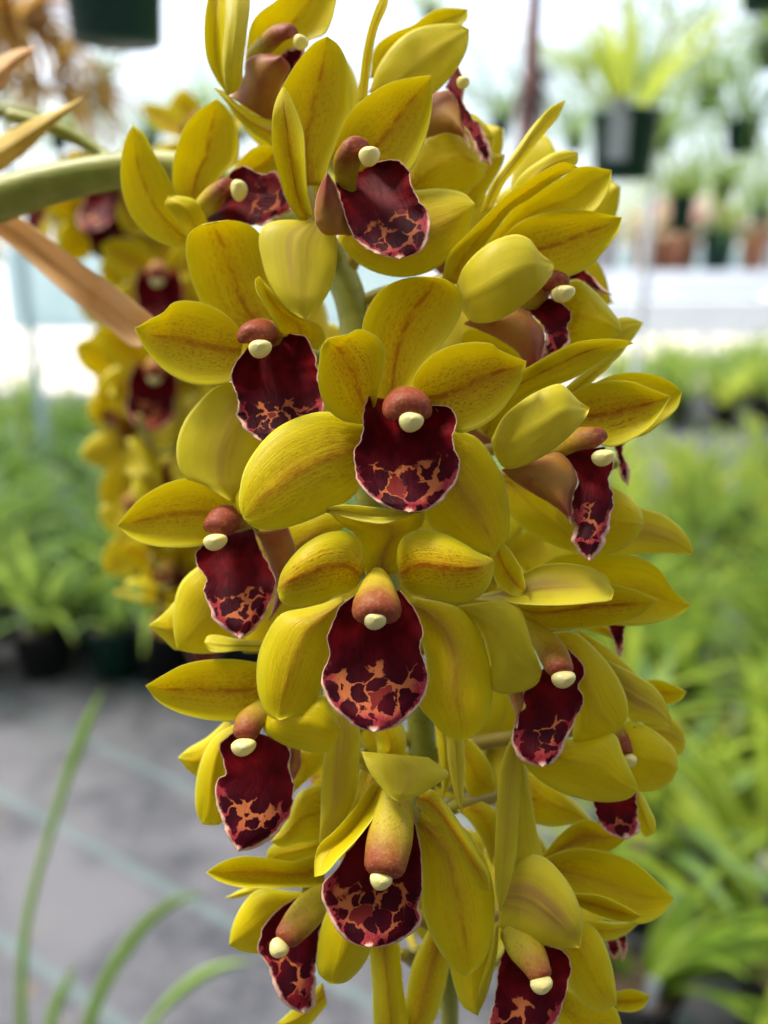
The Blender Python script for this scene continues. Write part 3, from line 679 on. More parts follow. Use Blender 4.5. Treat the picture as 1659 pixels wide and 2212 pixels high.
    f.t('petal', 'C', '980,1480 850,1510 740,1495 620,1490 530,1520 478,1558', '990,1620 880,1622 760,1625 620,1620 520,1590', (246, 241, 240), cup=3, roll=-1, mo=1.4, st=.4)
    f.t('sepal', 'C', '960,1640 850,1638 700,1630 630,1700 585,1800 574,1872', '900,1720 800,1820 760,1900 690,1908 620,1896', (252, 249, 248), cup=-1.5, st=.1, mo=.2)
    f.t('sepal', 'C', '740,1610 640,1625 558,1668', '700,1640 620,1668', (258, 256, 256), cup=-1, st=.1)
    f.lip('C', '940,1640 800,1708 730,1780 712,1830 696,1890 742,1960 772,2060 830,2140 905,2170', '990,1700 962,1850 952,1950 948,2050 946,2132', (245, 240, 237), cup=(5, -3))
    f.col('C', [(990, 1650, 245, 56), (930, 1710, 241, 72), (875, 1775, 237, 70), (835, 1825, 234, 60)], -.25)
    f.anther('C', 792, 1884, 231, 46, 40, -25)
    f.t('sepal', 'C', '980,2030 880,2120 760,2230', '1000,2130 900,2230', (256, 254, 254), cup=-1, st=.1)
    # ---- bottom right flower
    f = Flower(1120, 1950, 242)
    f.t('sepal', 'D', '800,1510 900,1478 970,1492 1050,1570 1110,1670 1139,1782 1124,1884', '768,1790 840,1826 930,1863 1030,1882', (240, 234, 230), cup=-4, face='o', pk=1.3)
    f.t('sepal', 'D', '835,950 780,1100 762,1300 755,1500 760,1650 778,1732', '880,1040 862,1300 845,1500 812,1640', (240, 235, 232), roll=1, cup=-2, face='o', pk=.7)
    f.t('sepal', 'D', '855,1050 850,1300 845,1600', '895,1110 932,1350 970,1600', (242, 239, 238), cup=-1, st=.6, mo=.1, face='o')
    f.col('D', [(840, 1800, 240, 72), (885, 1880, 236, 78), (925, 1945, 232, 66), (945, 1985, 230, 56)], -.15)
    f.anther('D', 955, 2042, 227, 52, 38, 12)
    f.lip('D', '800,1870 770,1980 755,2100 730,2230 800,2340 850,2370', '990,1878 1058,1902 1082,1960 1070,2050 1048,2130 1010,2230 940,2330', (238, 233, 230), cup=(5, -2))
    f.t('sepal', 'D', '1110,1740 1200,1812 1250,1922 1276,2040 1282,2132', '1000,1890 1070,2040 1120,2110 1200,2160', (244, 241, 240), cup=-2, st=.2, mo=.2)
    f.t('sepal', 'D', '1040,2050 1180,2110 1270,2135 1320,2280', '1000,2160 1080,2280 1200,2340', (248, 247, 247), cup=-1, st=.1)
    f.t('petal', 'D', '1090,1650 1200,1655 1290,1690 1386,1746', '1110,1700 1200,1748 1290,1768 1350,1766', (242, 238, 238), roll=1, cup=3, mo=1.4, st=.3)
    f.t('petal', 'D', '960,1500 1080,1455 1200,1460 1350,1510 1440,1582 1531,1670', '1040,1600 1150,1680 1300,1760 1390,1780 1470,1745', (248, 245, 245), cup=2, st=.2, mo=.2, pk=.3)
    f.t('sepal', 'D', '960,1490 1040,1392 1140,1330 1240,1360 1335,1400', '990,1510 1150,1480 1260,1460', (252, 251, 251), cup=2, st=.2, mo=1, pk=1.5)
    f.t('petal', 'D', '1270,2075 1350,2063 1426,2090', '1280,2155 1350,2160 1400,2140', (252, 250, 249), cup=1, mo=1.4, st=.4)
    f.t('sepal', 'D', '1130,1760 1260,1770 1385,1770', '1180,1850 1260,1850 1330,1820', (256, 255, 255), cup=-1, st=.1)
    # ---- back flowers glimpsed between
    f = Flower(1150, 1700, 262)
    f.t('sepal', 'D', '880,1120 1000,1160 1100,1250 1210,1370', '900,1340 1000,1360 1120,1350', (258, 256, 256), cup=-2, st=.2, mo=.3)
    f.lip('D', '1265,1765 1290,1850 1296,1900 1305,1945', '1332,1765 1325,1850 1330,1900', (260, 258, 258), cup=(0, 0))
    f.lip('D', '1238,1850 1250,1900 1275,1940', '1290,1850 1292,1900', (262, 260, 260), cup=(0, 0))
    f.t('sepal', 'D', '880,1330 960,1420 1000,1520', '760,1250 740,1400 760,1540', (264, 262, 262), cup=-1, st=.1)
    f = Flower(790, 1620, 258)
    f.t('sepal', 'C', '1010,860 985,1040 972,1200 968,1380 966,1450', '1125,860 1142,960 1136,1100 1112,1260 1042,1372', (244, 240, 236), roll=2, cup=-2, face='o', pk=.9, st=.4)
    f.t('sepal', 'D', '545,960 556,1100 582,1220 616,1306', '622,960 627,1100 620,1220', (240, 236, 234), cup=-2, face='o', pk=.3)
    f.t('sepal', 'D', '490,880 505,1000 520,1120 530,1240', '560,900 575,1050 570,1160', (252, 250, 250), cup=-2, st=.2)
    f.t('sepal', 'D', '620,960 680,1010 740,1100 760,1210', '600,1080 620,1160 650,1230', (258, 256, 256), cup=-1, st=.2, mo=.4)
    f.t('sepal', 'D', '180,900 240,980 250,1060', '330,860 370,960 360,1060', (256, 254, 254), cup=-2, st=.3)
    f.t('sepal', 'C', '1130,900 1150,1000 1250,1100', '1240,900 1300,1000', (262, 260, 260), cup=-1)
    f.t('sepal', 'C', '1140,1110 1100,1250 1060,1370 980,1450', '1260,1160 1240,1240 1130,1380', (246, 243, 242), cup=-2, st=.3, mo=.3)
    f.t('sepal', 'D', '590,1290 640,1330 700,1420 740,1520', '700,1250 760,1290 770,1420', (256, 254, 254), cup=-1, st=.1)
    f = Flower(870, 2060, 258)
    f.t('sepal', 'D', '205,1820 225,2050 240,2250 300,2340', '340,1820 360,2050 378,2250', (252, 250, 250), cup=-3, st=.6, mo=.2, pk=.4)
    f.t('sepal', 'D', '470,1800 400,1950 370,2100 352,2290', '570,1900 535,2080 480,2220', (254, 252, 252), cup=-2, st=.2, mo=1, pk=.4)
    f.t('sepal', 'D', '540,1880 590,2080 620,2140 682,2176', '740,1780 766,1880 742,2000 712,2110', (242, 240, 238), cup=-2, st=.2, mo=.1)
    f.t('sepal_fold', 'D', '757,1790 720,1950 680,2080 676,2172', '772,1790 768,1890 744,2010 712,2112', (239, 237, 236), cup=-1, st=.2, mo=.3, nv=20, nu=8)

build_spike()

# ------------------------------------------------------------------ free-standing flower model (second spike, rear flowers)
def LM(x, y, z): return Vector((x, z, y)) / 1000
def rot2(p, a): c, s = math.cos(R(a)), math.sin(R(a)); return (p[0] * c - p[1] * s, p[0] * s + p[1] * c)
def model_flower(res=1.0, pedlen=45):
    """faces -Y, centre at origin, mm"""
    O = Vector((0, 0, 0))
    root = tube('flower', [(0, -2, 2, 2.2), (0, -8, 10, 2), (0, -10, 25, 1.8), (0, 0, pedlen, 1.6)], [MPED], None, O, mapper=LM, seg=10, n=8)
    def tep(kind, ang, ln, wd, z, cup, st):
        half = [(2.2, 0), (wd * .8, ln * .28), (wd, ln * .58), (wd * .62, ln * .86)]
        L = [rot2((-a, b), ang) for a, b in half] + [rot2((0, ln), ang)]
        Rr = [rot2((a, b), ang) for a, b in half] + [rot2((0, ln), ang)]
        def zf(u, v): return quad(z, v) + cup * (1 - u * u)
        sheet(kind, L, Rr, zf, LM, [MI, MO], root, O, nu=8, nv=14, color=(st, .6, .2, 1))
    tep('sepal', 0, 38, 12.5, (2, 4, -3), 3, .8)
    tep('petal', 62, 35, 10.5, (0, -4, -6), 2, 1)
    tep('petal', -62, 35, 10.5, (0, -4, -6), 2, 1)
    tep('sepal', 128, 37, 12, (2, 4, 0), -2, .5)
    tep('sepal', -128, 37, 12, (2, 4, 0), -2, .5)
    L = [(-10, 2), (-13, -8), (-12, -16), (-13, -23), (-7, -31), (0, -34)]
    def zf(u, v): return quad((-12, -12, -16), v) + (9 - 12 * v) * (1 - abs(u) ** 2.4)
    sheet('lip', L, [(-a, b) for a, b in L], zf, LM, [ML, MB], root, O, nu=12, nv=20, thick=.6, frill=.3)
    c = tube('column', [(0, 0, -1, 4), (0, 2, -7, 5), (0, 0, -13, 6.2), (0, -2, -15, 6)], [MC], root, O, mapper=LM, seg=8, n=12); c.color = (.1, 0, 0, 1)
    blob('anther_cap', Vector((0, -.0165, -.006)), (Vector((.0035, 0, 0)), Vector((0, 0, .0028)), Vector((0, .0028, 0))), [MA], root, n=12)
    return root
def copy_tree(o, parent=None):
    c = o.copy(); COL.objects.link(c); c.parent = parent
    for ch in list(o.children): copy_tree(ch, c)
    return c
proto = model_flower()
used = [False]
def put_flower(parent, loc, face_dir, spin=0, scale=1.0):
    o = proto if not used[0] else copy_tree(proto)
    used[0] = True
    o.parent = parent
    d = Vector(face_dir).normalized()
    q = d.to_track_quat('-Y', 'Z')
    o.rotation_mode = 'QUATERNION'
    from mathutils import Quaternion
    o.rotation_quaternion = q @ Quaternion((0, 1, 0), R(spin))
    o.location = loc - parent.location; o.scale = (scale,) * 3
    return o
CX, CZ = M3 @ Vector((1, 0, 0)), M3 @ Vector((0, 0, 1))
# rear of the main spike (hidden side, glimpsed through the gaps)
for (x, y, z, dx, dy, dz, sp) in [(700, 330, 300, -.3, .9, .1, 0), (930, 420, 302, .6, .8, 0, 10), (640, 800, 302, -.7, .7, -.1, -8), (1010, 800, 302, .7, .7, -.1, 5), (640, 1230, 304, -.7, .7, -.1, 5),
                                  (930, 1240, 306, .1, 1, -.2, 0), (1080, 1200, 304, .8, .6, -.2, -5), (760, 1640, 304, -.6, .8, -.2, 0), (1050, 1600, 306, .5, .9, -.2, 9), (880, 1900, 304, -.1, 1, -.2, -9), (1120, 2000, 302, .7, .7, -.3, 6), (1180, 520, 300, .8, .6, .2, 0)]:
    put_flower(SPIKE, W(x, y, z), (dx, dy, dz), sp, .95)

# second spike behind on the left
SP2 = empty('orchid_spike', W(340, 600, 560))
tag(SP2, 'out-of-focus yellow orchid spike hanging behind the sharp one', 'orchid')
st2 = [(-60, 236, 560, 17), (60, 250, 560, 17), (150, 285, 560, 16), (230, 350, 560, 15), (300, 450, 565, 14), (340, 620, 570, 13), (350, 900, 570, 12), (390, 1200, 570, 10), (410, 1400, 570, 8)]
tube('stem', st2, [MS], SP2, SP2.location, seg=40, n=10, endround=False)
for (x, y, z, dx, dy, dz, sp, s) in [(350, 600, 540, .1, -1, -.05, 0, 1), (255, 415, 545, -.3, -1, .15, 10, .9), (110, 450, 575, -.7, -.7, 0, 15, .8), (205, 460, 560, .5, -.8, -.2, -15, .9), (425, 300, 590, .4, -.9, .4, 0, 1.0),
                                     (335, 800, 540, .3, -1, -.1, 12, 1), (430, 830, 560, .9, .3, -.1, -9, 1), (290, 880, 560, -1, -.1, -.3, 5, .95), (390, 960, 545, .2, .8, -.2, -12, 1), (270, 800, 570, -1, .5, .2, 0, 1),
                                     (335, 1070, 550, -.9, -.1, -.3, 8, .95), (455, 1120, 560, .6, -.8, -.3, 0, .95), (375, 1215, 560, -.2, -1, -.5, -10, .9), (450, 1320, 565, .3, -.9, -.5, 12, .85), (300, 1000, 600, -.6, .9, -.2, 0, .95), (345, 1080, 590, 0, 1, -.3, 20, 1),
                                     (480, 620, 570, .8, -.6, 0, 0, .95), (400, 700, 590, 0, -1, 0, 30, .95), (290, 700, 590, -.4, .9, .2, 0, 1), (390, 520, 585, .2, .9, .2, 15, 1), (300, 470, 575, -.2, -.9, .4, -15, .95), (290, 620, 585, -.9, .1, .1, 9, 1), (330, 1150, 590, -.2, .9, 0, 0, 1), (420, 1230, 580, .3, .9, -.2, 0, 1), (370, 1310, 575, -.4, -.3, -.9, 0, 1), (300, 950, 585, -.3, .9, 0, 40, 1)]:
    put_flower(SP2, W(x, y, z), M3 @ Vector((dx, dz, -dy)), sp, s * 1.18)

# ------------------------------------------------------------------ leaves near the flowers
def dryleaf(name, a, b, c_, t):
    g = G(name); u, v = g.attr('au'), g.attr('av'); ob = g.obj()
    st = g.noise(g.comb(g.math('MULTIPLY', u, 7.0), g.math('MULTIPLY', v, 1.5), 0.0), 1.6, 4, .6)
    c = g.mix(g.ss(st, .38, .62), a, b); c = g.mix(g.math('MULTIPLY', g.ss(g.noise(ob, 60, 3), .55, .7), .5), c, c_)
    return g.surf(c, .6, g.bump(st, .6, .001), .35, t, .25)
ML_dry = dryleaf('dry_leaf', (.74, .44, .16), (.88, .66, .36), (.60, .32, .10), (.95, .64, .28))
ML_yel = dryleaf('yellow_leaf', (.62, .46, .08), (.80, .64, .20), (.60, .36, .06), (.85, .60, .10))
def blade(name, mat, L, Rr, z, cup=3, roll=0, parent=None, origin=None, nv=30):
    org = W(*P(L)[0], z[0]) if origin is None else origin
    LL, RR = P(L), P(Rr)
    RR.append(LL[-1])
    def zf(u, v): return quad(z, v) + cup * abs(u) + roll * u
    o = sheet(name, LL, RR, zf, W, [mat, mat], parent, org, thick=.8, nu=10, nv=nv, wob=1.2)
    if parent is None: o.location = org
    return o
o = blade('dry_leaf', ML_dry, '-60,418 0,448 60,482 160,558 250,622 350,700', '-60,470 0,512 60,562 150,642 240,712 300,752', (330, 318, 300), cup=-9, roll=3)
tag(o, 'dry orange-brown strap leaf slanting down behind the thick arching stem', 'leaf')
o = blade('dry_leaf', ML_yel, '-60,320 0,292 60,262 120,236 196,204', '-60,420 0,372 50,335 120,268', (330, 320, 305), cup=6)
tag(o, 'yellowing leaf tip pointing up and right above the thick arching stem', 'leaf')
o = blade('dry_leaf', ML_dry, '-60,150 0,122 40,106 84,100', '-60,220 0,196 35,150', (350, 345, 340), cup=5)
tag(o, 'small brown leaf tip above the yellowing leaf', 'leaf')

# ------------------------------------------------------------------ plants, pots
MPOT_K = simple('pot_black', (.012, .012, .014), (.02, .02, .022), 30, .45)
MPOT_G = simple('pot_green', (.010, .055, .038), (.014, .07, .048), 12, .4, .12, (.02, .16, .10))
MPOT_T = simple('pot_terracotta', (.30, .12, .06), (.36, .16, .09), 12, .7)
MBARK = simple('bark', (.05, .03, .02), (.12, .08, .05), 60, .9)
MTAG = simple('tag_white', (.50, .56, .62), (.56, .61, .66), 30, .5)
def leafmat(name, a, b, t, tr=.42):
    g = G(name); ob = g.obj(); v = g.attr('av')
    c = g.mix(g.ss(g.noise(ob, 9, 2), .35, .65), a, b)
    return g.surf(c, .45, None, tr, t, .22)
MLF = [leafmat('leaf_green', (.10, .19, .012), (.21, .31, .022), (.32, .45, .08), .45),
       leafmat('leaf_lime', (.24, .35, .03), (.38, .46, .06), (.58, .66, .10), .5),
       leafmat('leaf_dark', (.05, .12, .012), (.085, .17, .02), (.15, .27, .02), .38),
       leafmat('leaf_grey', (.10, .19, .05), (.17, .27, .08), (.28, .42, .09), .35)]
def foliage_mesh(n, ln, wd, spread, rnd, up=.9, droop=1.0, kink=0.0):
    V, Fc, Av = [], [], []
    for k in range(n):
        a = rnd.uniform(0, 2 * math.pi); l = ln * rnd.uniform(.6, 1.1); lean = spread * rnd.uniform(.25, 1.0); dr = droop * rnd.uniform(.5, 1.3)
        wv = wd * rnd.uniform(.7, 1.15); tw = rnd.uniform(-.5, .5)
        p = Vector((math.cos(a) * .02, math.sin(a) * .02, 0)); S = 10
        th = lean
        base = len(V)
        for j in range(S + 1):
            t = j / S
            d = Vector((math.cos(a) * math.sin(th), math.sin(a) * math.sin(th), math.cos(th) * up))
            if j: p = p + d * (l / S)
            th += dr * (1.9 / S) * (t ** .7)
            w_ = wv * (math.sin(math.pi * min(1, t * .93 + .12)) ** .6) * (1 if t < .98 else .12) * .5
            a2 = a + math.pi / 2 + tw * t
            sd_ = Vector((math.cos(a2), math.sin(a2), 0)) * w_
            vv = Vector((math.cos(a), math.sin(a), 0)) * 0 + Vector((0, 0, -w_ * .35))
            V += [p - sd_, p + vv, p + sd_]; Av += [t] * 3
        for j in range(S):
            b = base + j * 3
            Fc += [(b, b + 1, b + 4, b + 3), (b + 1, b + 2, b + 5, b + 4)]
    me = bpy.data.meshes.new('foliage'); me.from_pydata([tuple(v) for v in V], [], Fc)
    me.polygons.foreach_set('use_smooth', [True] * len(Fc))
    av = me.attributes.new('av', 'FLOAT', 'POINT'); av.data.foreach_set('value', Av)
    return me
def pot_mesh(r1, r0, h, rim=.006):
    prof = [(0, 0), (r0, 0), (r0 + (r1 - r0) * .9, h * .88), (r1 + rim * .6, h * .885), (r1 + rim, h), (r1 - .003, h), (r1 - .006, h * .86), (0, h * .86)]
    n = 28; V = []; Fc = []
    for r, z in prof:
        for i in range(n):
            a = 2 * math.pi * i / n; V.append((r * math.cos(a), r * math.sin(a), z))
    for j in range(len(prof) - 1):
        for i in range(n):
            a = j * n + i; b = j * n + (i + 1) % n; Fc.append((a, b, b + n, a + n))
    me = bpy.data.meshes.new('pot'); me.from_pydata(V, [], Fc)
    sm = [True] * len(Fc); me.polygons.foreach_set('use_smooth', sm); return me
def disc_mesh(r, z, n=24, seed=0):
    V = [(0, 0, z + .01)] + [(r * math.cos(2 * math.pi * i / n), r * math.sin(2 * math.pi * i / n), z + random.uniform(-.004, .004)) for i in range(n)]
    me = bpy.data.meshes.new('potting_bark'); me.from_pydata(V, [], [(0, i + 1, (i + 1) % n + 1) for i in range(n)]); return me
rnd = random.Random(11)
def plant_proto(name, mat, potmat, n, ln, wd, spread, droop, r=.085, h=.17, tagc=False):
    root = empty(name)
    p = mkobj('pot', pot_mesh(r, r * .74, h), [potmat], root)
    s_ = mkobj('potting_bark', disc_mesh(r - .005, h * .87), [MBARK], root)
    f = mkobj('foliage', foliage_mesh(n, ln, wd, spread, rnd, droop=droop), [mat], root); f.location = (0, 0, h * .86)
    if tagc:
        me = bpy.data.meshes.new('plant_tag'); w_, hh, t_ = .011, .11, .0008
        V = [(x * w_, y * t_, z * hh) for x in (-1, 1) for y in (-1, 1) for z in (0, 1)]
        me.from_pydata(V, [], [(0, 1, 3, 2), (4, 6, 7, 5), (0, 4, 5, 1), (2, 3, 7, 6), (1, 5, 7, 3), (0, 2, 6, 4)])
        t = mkobj('plant_tag', me, [MTAG], root); t.location = (r * .5, -r * .5, h * .84); t.rotation_euler = (.2, .1, .3)
    return root
PROT = [plant_proto('potted_orchid', MLF[0], MPOT_K, 24, .52, .030, .9, 1.0, tagc=True),
        plant_proto('potted_orchid', MLF[1], MPOT_K, 24, .50, .030, 1.0, 1.1, tagc=True),
        plant_proto('potted_orchid', MLF[2], MPOT_K, 24, .46, .032, .9, .9),
        plant_proto('potted_orchid', MLF[3], MPOT_G, 24, .46, .028, 1.0, 1.1, tagc=True)]
PUSED = [False] * 4
def put_plant(k, x, y, z=0, s=1.0, label=None, group=None):
    o = PROT[k] if not PUSED[k] else copy_tree(PROT[k]); PUSED[k] = True
    o.location = (x, y, z); o.rotation_euler = (0, 0, rnd.uniform(0, 6.28)); o.scale = (s,) * 3
    tag(o, label, 'potted plant', group); return o
ORD = 'nearest second third fourth fifth sixth seventh eighth ninth tenth eleventh twelfth thirteenth fourteenth fifteenth sixteenth seventeenth eighteenth nineteenth twentieth'.split() + ['twenty-' + q for q in 'first second third fourth fifth sixth seventh eighth ninth'.split()]
GA, GB = 'potted plants massed right of the flower spike', 'potted plants standing left beyond the ground cloth'
KL = ['mid-green strap-leaved orchid', 'bright lime-green strap-leaved orchid', 'dark green strap-leaved orchid', 'grey-green strap-leaved orchid']
# right-hand bed
yy = 1.2; row = 0
while yy < 9.5:
    stp = .27 if yy < 4 else .42
    xl = .34 + .16 * yy if yy < 2.6 else .30 * yy
    xr = min(.56 * yy + .35, 5.2)
    x = xl; nn = 0
    while x < xr:
        if not (2.95 < yy < 3.2) and not (5.4 < yy < 6.9):
            k = rnd.choice([0, 0, 1, 1, 1, 1, 3, 0]) if yy < 5.4 else rnd.choice([0, 0, 1, 3])
            put_plant(k, x + rnd.uniform(-.07, .07), yy + rnd.uniform(-.07, .07), 0, rnd.uniform(.85, 1.2) if yy < 5.4 else rnd.uniform(1.0, 1.5),
                      '%s, %s from the left in the %s row right of the flowers' % (KL[k], ORD[nn].replace('nearest', 'first'), ORD[row]), GA); nn += 1
        x += stp * rnd.uniform(.9, 1.1)
    yy += stp; row += 1
# left-hand group, front edge about 2.7 m away
yy = 2.62; row = 0
while yy < 7:
    stp = .25 if yy < 3.5 else .4
    x = -.58 * yy - .2; nn = 0
    while x < -.06 * yy:
        if not (x > -.33 * yy and yy > 3.9):
            k = rnd.choice([0, 2, 2, 0, 3, 2])
            put_plant(k, x + rnd.uniform(-.06, .06), yy + rnd.uniform(-.05, .05), 0, rnd.uniform(.9, 1.35),
                      '%s, %s from the left in the %s row left of the flowers' % (KL[k], ORD[nn].replace('nearest', 'first'), ORD[row]), GB); nn += 1
        x += stp * rnd.uniform(.9, 1.1)
    yy += stp; row += 1
# plants between, seen through gaps and past the spike
for (x, y, k, lb) in [(-.1, 3.6, 0, ' leftmost behind the flower spike'), (.25, 3.3, 0, ' behind the middle of the flower spike'), (.55, 3.0, 1, ' nearest behind the right of the spike'), (0.0, 4.4, 2, ' behind the gap in the spike'), (.5, 4.2, 0, ' farther back behind the spike'), (.9, 5.0, 1, ' farthest back behind the spike')]:
    put_plant(k, x, y, 0, 1.1, KL[k] + lb, 'potted plants behind the flower spike')

# near strap leaves, bottom left (one plant, pot on the ground below the frame)
MPALE = leafmat('leaf_pale', (.28, .46, .08), (.38, .56, .14), (.46, .64, .12), .45)
pl = empty('potted_orchid', W(120, 2900, 1450)); gx, gy = pl.location.x, pl.location.y
pl.location = (gx, gy, 0)
tag(pl, 'nearest potted plant with a few long arching leaves over the grey ground cloth', 'potted plant')
mkobj('pot', pot_mesh(.09, .07, .17), [MPOT_K], pl); mkobj('potting_bark', disc_mesh(.085, .148), [MBARK], pl)
def arch(L, Rr, z, mat):
    LL, RR = P(L), P(Rr); RR.append(LL[-1])
    LS, RS = spline([Vector(p) for p in LL], 16), spline([Vector(p) for p in RR], 16)
    LL = [tuple(a.lerp(b, .14)) for a, b in zip(LS, RS)]; RR = [tuple(b.lerp(a, .14)) for a, b in zip(LS, RS)]
    def zf(u, v): return quad(z, v) + 4 * abs(u)
    sheet('leaf', LL, RR, zf, W, [mat, mat], pl, pl.location, thick=.8, nu=8, nv=40, wob=2)
arch('90,2850 30,2212 46,1980 84,1840 136,1660 182,1540 222,1485', '130,2850 62,2212 70,2000 106,1850 160,1680 205,1560', (1240, 1100, 980), MPALE)
arch('110,2850 172,2212 255,2040 330,1960 400,1928 450,1926', '150,2850 212,2212 290,2058 360,1975 420,1940', (1240, 1160, 1080), MPALE)
arch('130,2850 250,2350 312,2212 400,2110 470,2076 555,2078', '165,2850 285,2350 340,2212 430,2135 490,2096', (1240, 1200, 1160), MPALE)
arch('110,2850 92,2212 118,2140 165,2080', '140,2850 126,2212 150,2150', (1240, 1200, 1150), MPALE)

# ------------------------------------------------------------------ hanging baskets
MWIRE = simple('wire', (.25, .26, .26), (.3, .3, .3), 30, .4)
def hanging(name, px, py, z, r, h, mat, pm, nl, ln, wd, label, spread=.7, droop=.8, tagc=False, ztop=3.2, leafs=None, category='hanging pot', group=None):
    base = W(px, py, z)                       # bottom centre of the pot
    root = empty(name, base)
    tag(root, label, category, group)
    mkobj('pot', pot_mesh(r, r * .82, h, .004), [pm], root)
    f = mkobj('foliage', foliage_mesh(nl, ln, wd, spread, rnd, droop=droop), [mat], root); f.location = (0, 0, h * .86)
    for a in (0, 2.1, 4.2):
        V = Vector((r * math.cos(a), r * math.sin(a), h))
        def lm(x, y, zz): return Vector((x, y, zz)) / 1000
        tube('hanger_wire', [(V.x * 1000, V.y * 1000, V.z * 1000, .9), (0, 0, 450, .9)], [MWIRE], root, Vector((0, 0, 0)), mapper=lm, seg=4, n=6, endround=False)
    def lm(x, y, zz): return Vector((x, y, zz)) / 1000
    tube('hanger_wire', [(0, 0, 440, 1.2), (0, 0, max(500, (ztop - base.z) * 1000), 1.2)], [MWIRE], root, Vector((0, 0, 0)), mapper=lm, seg=4, n=6, endround=False)
    if tagc:
        me = bpy.data.meshes.new('plant_tag'); w_, hh, t_ = .022, .12, .001
        V = [(x * w_, y * t_, zz * hh) for x in (-1, 1) for y in (-1, 1) for zz in (-.5, .5)]
        me.from_pydata(V, [], [(0, 1, 3, 2), (4, 6, 7, 5), (0, 4, 5, 1), (2, 3, 7, 6), (1, 5, 7, 3), (0, 2, 6, 4)])
        t = mkobj('plant_tag', me, [MTAG], root); t.location = (-r * .45, -r * .98, h * .68)
    return root
hanging('hanging_pot', 255, 92, 900, .058, .16, MLF[2], MPOT_G, 14, .3, .02, 'dark green plastic hanging pot against the white sky, seen from below')
hanging('hanging_pot', 1342, 388, 1800, .072, .135, MLF[1], MPOT_G, 24, .38, .022, 'dark green hanging pot with pale tag and spreading lime leaves', .8, .9, True)
hanging('hanging_pot', 1468, 500, 3000, .042, .13, MLF[0], MPOT_G, 60, .40, .012, 'slim green hanging pot under drooping fine foliage', 1.2, 1.4)
hanging('hanging_pot', 228, 242, 3600, .055, .12, MLF[2], MPOT_G, 20, .3, .02, 'small dark hanging pot among distant leaves above the arching stem', .9, 1.0)
# feathery hanging plants, upper right and far upper left
for (x, y, z, s, k, lab) in [(1600, 330, 2200, .50, 3, 'feathery hanging plant at the upper right with drooping pale leaves'),
                             (1530, 240, 3000, .60, 0, 'large drooping hanging plant above the slim green pot'),
                             (1660, 150, 2600, .60, 0, 'dark arching hanging plant in the top right corner'),
                             (1650, 20, 1500, .42, 0, 'nearest trailing hanging plant in the top right corner'),
                             (1480, -60, 1900, .42, 3, 'trailing hanging plant cut by the top edge right of the tagged pot'),
                             (1430, 330, 3400, .60, 0, 'leafy hanging plant between the tagged pot and the feathery one'),
                             (1560, 430, 3800, .60, 3, 'low pale hanging plant right of the slim green pot'),
                             (1260, 180, 4600, .6, 0, 'high leafy hanging plant far behind the tagged pot'),
                             (1380, 200, 5200, .7, 3, 'highest pale hanging plant far behind the tagged pot'),
                             (1640, 480, 4600, .7, 3, 'low pale hanging plant at the right edge above the bench'),
                             (430, 260, 5400, .6, 0, 'farthest mid-green hanging plant left of the top flowers'),
                             (930, 60, 4200, .5, 0, 'distant green hanging plant above the top right flower'),
                             (1080, 300, 3600, .60, 3, 'pale grey-green hanging plant behind the brown cord'),
                             (1240, 330, 4200, .6, 3, 'distant grey-green hanging plant behind the tagged pot'),
                             (330, 330, 4200, .5, 2, 'distant dark-leaved hanging plant left of the top flowers'),
                             (520, 310, 4600, .5, 3, 'distant grey-leaved hanging plant behind the top flowers'),
                             (130, 330, 3800, .45, 0, 'distant mid-green hanging plant over the teal wall')]:
    hanging('hanging_plant', x, y, z, .045, .08, MLF[k], MPOT_G, 70, s * 1.1, .010, lab, 1.5, 1.7, category='hanging plant')
# dried mossy hanging plant, upper left
MDRY = simple('dry_moss', (.42, .26, .07), (.52, .36, .12), 20, .8, .4, (.6, .36, .08))
for (x, y, lab) in [(20, 40, 'tan dried hanging plant in the top left corner'), (105, 190, 'straggly tan dried plant hanging below the corner one')]:
    b = W(x, y, 1100)
    root = empty('dried_plant', b); tag(root, lab, 'hanging plant')
    mkobj('foliage', foliage_mesh(150 if y < 100 else 75, .16, .010, 2.2, rnd, droop=1.6), [MDRY], root)
    def lm(x_, y_, zz): return Vector((x_, y_, zz)) / 1000
    tube('hanger_wire', [(0, 0, -20, 1), (0, 0, (3.2 - b.z) * 1000, 1)], [MWIRE], root, Vector((0, 0, 0)), mapper=lm, seg=4, n=6, endround=False)
# brown twisted cord/vine hanging behind the top right flower
MVINE = simple('vine_brown', (.12, .06, .055), (.24, .14, .13), 40, .8)
b = W(1150, 420, 1300)
vine = empty('dried_vine', b); tag(vine, 'reddish brown dried vine hanging behind the upper right petals', 'vine')
o = tube('stem', [(1165, -200, 1300, 12), (1160, -60, 1300, 13), (1150, 80, 1300, 16), (1148, 200, 1300, 20), (1130, 330, 1300, 16), (1120, 460, 1300, 13), (1100, 620, 1300, 8)], [MVINE], vine, b, seg=40, n=10)
f = mkobj('foliage', foliage_mesh(50, .06, .008, 2.4, rnd, droop=1.5), [MVINE], vine); f.location = W(1145, 200, 1300) - b; f.scale = (.6, .6, 2.2)

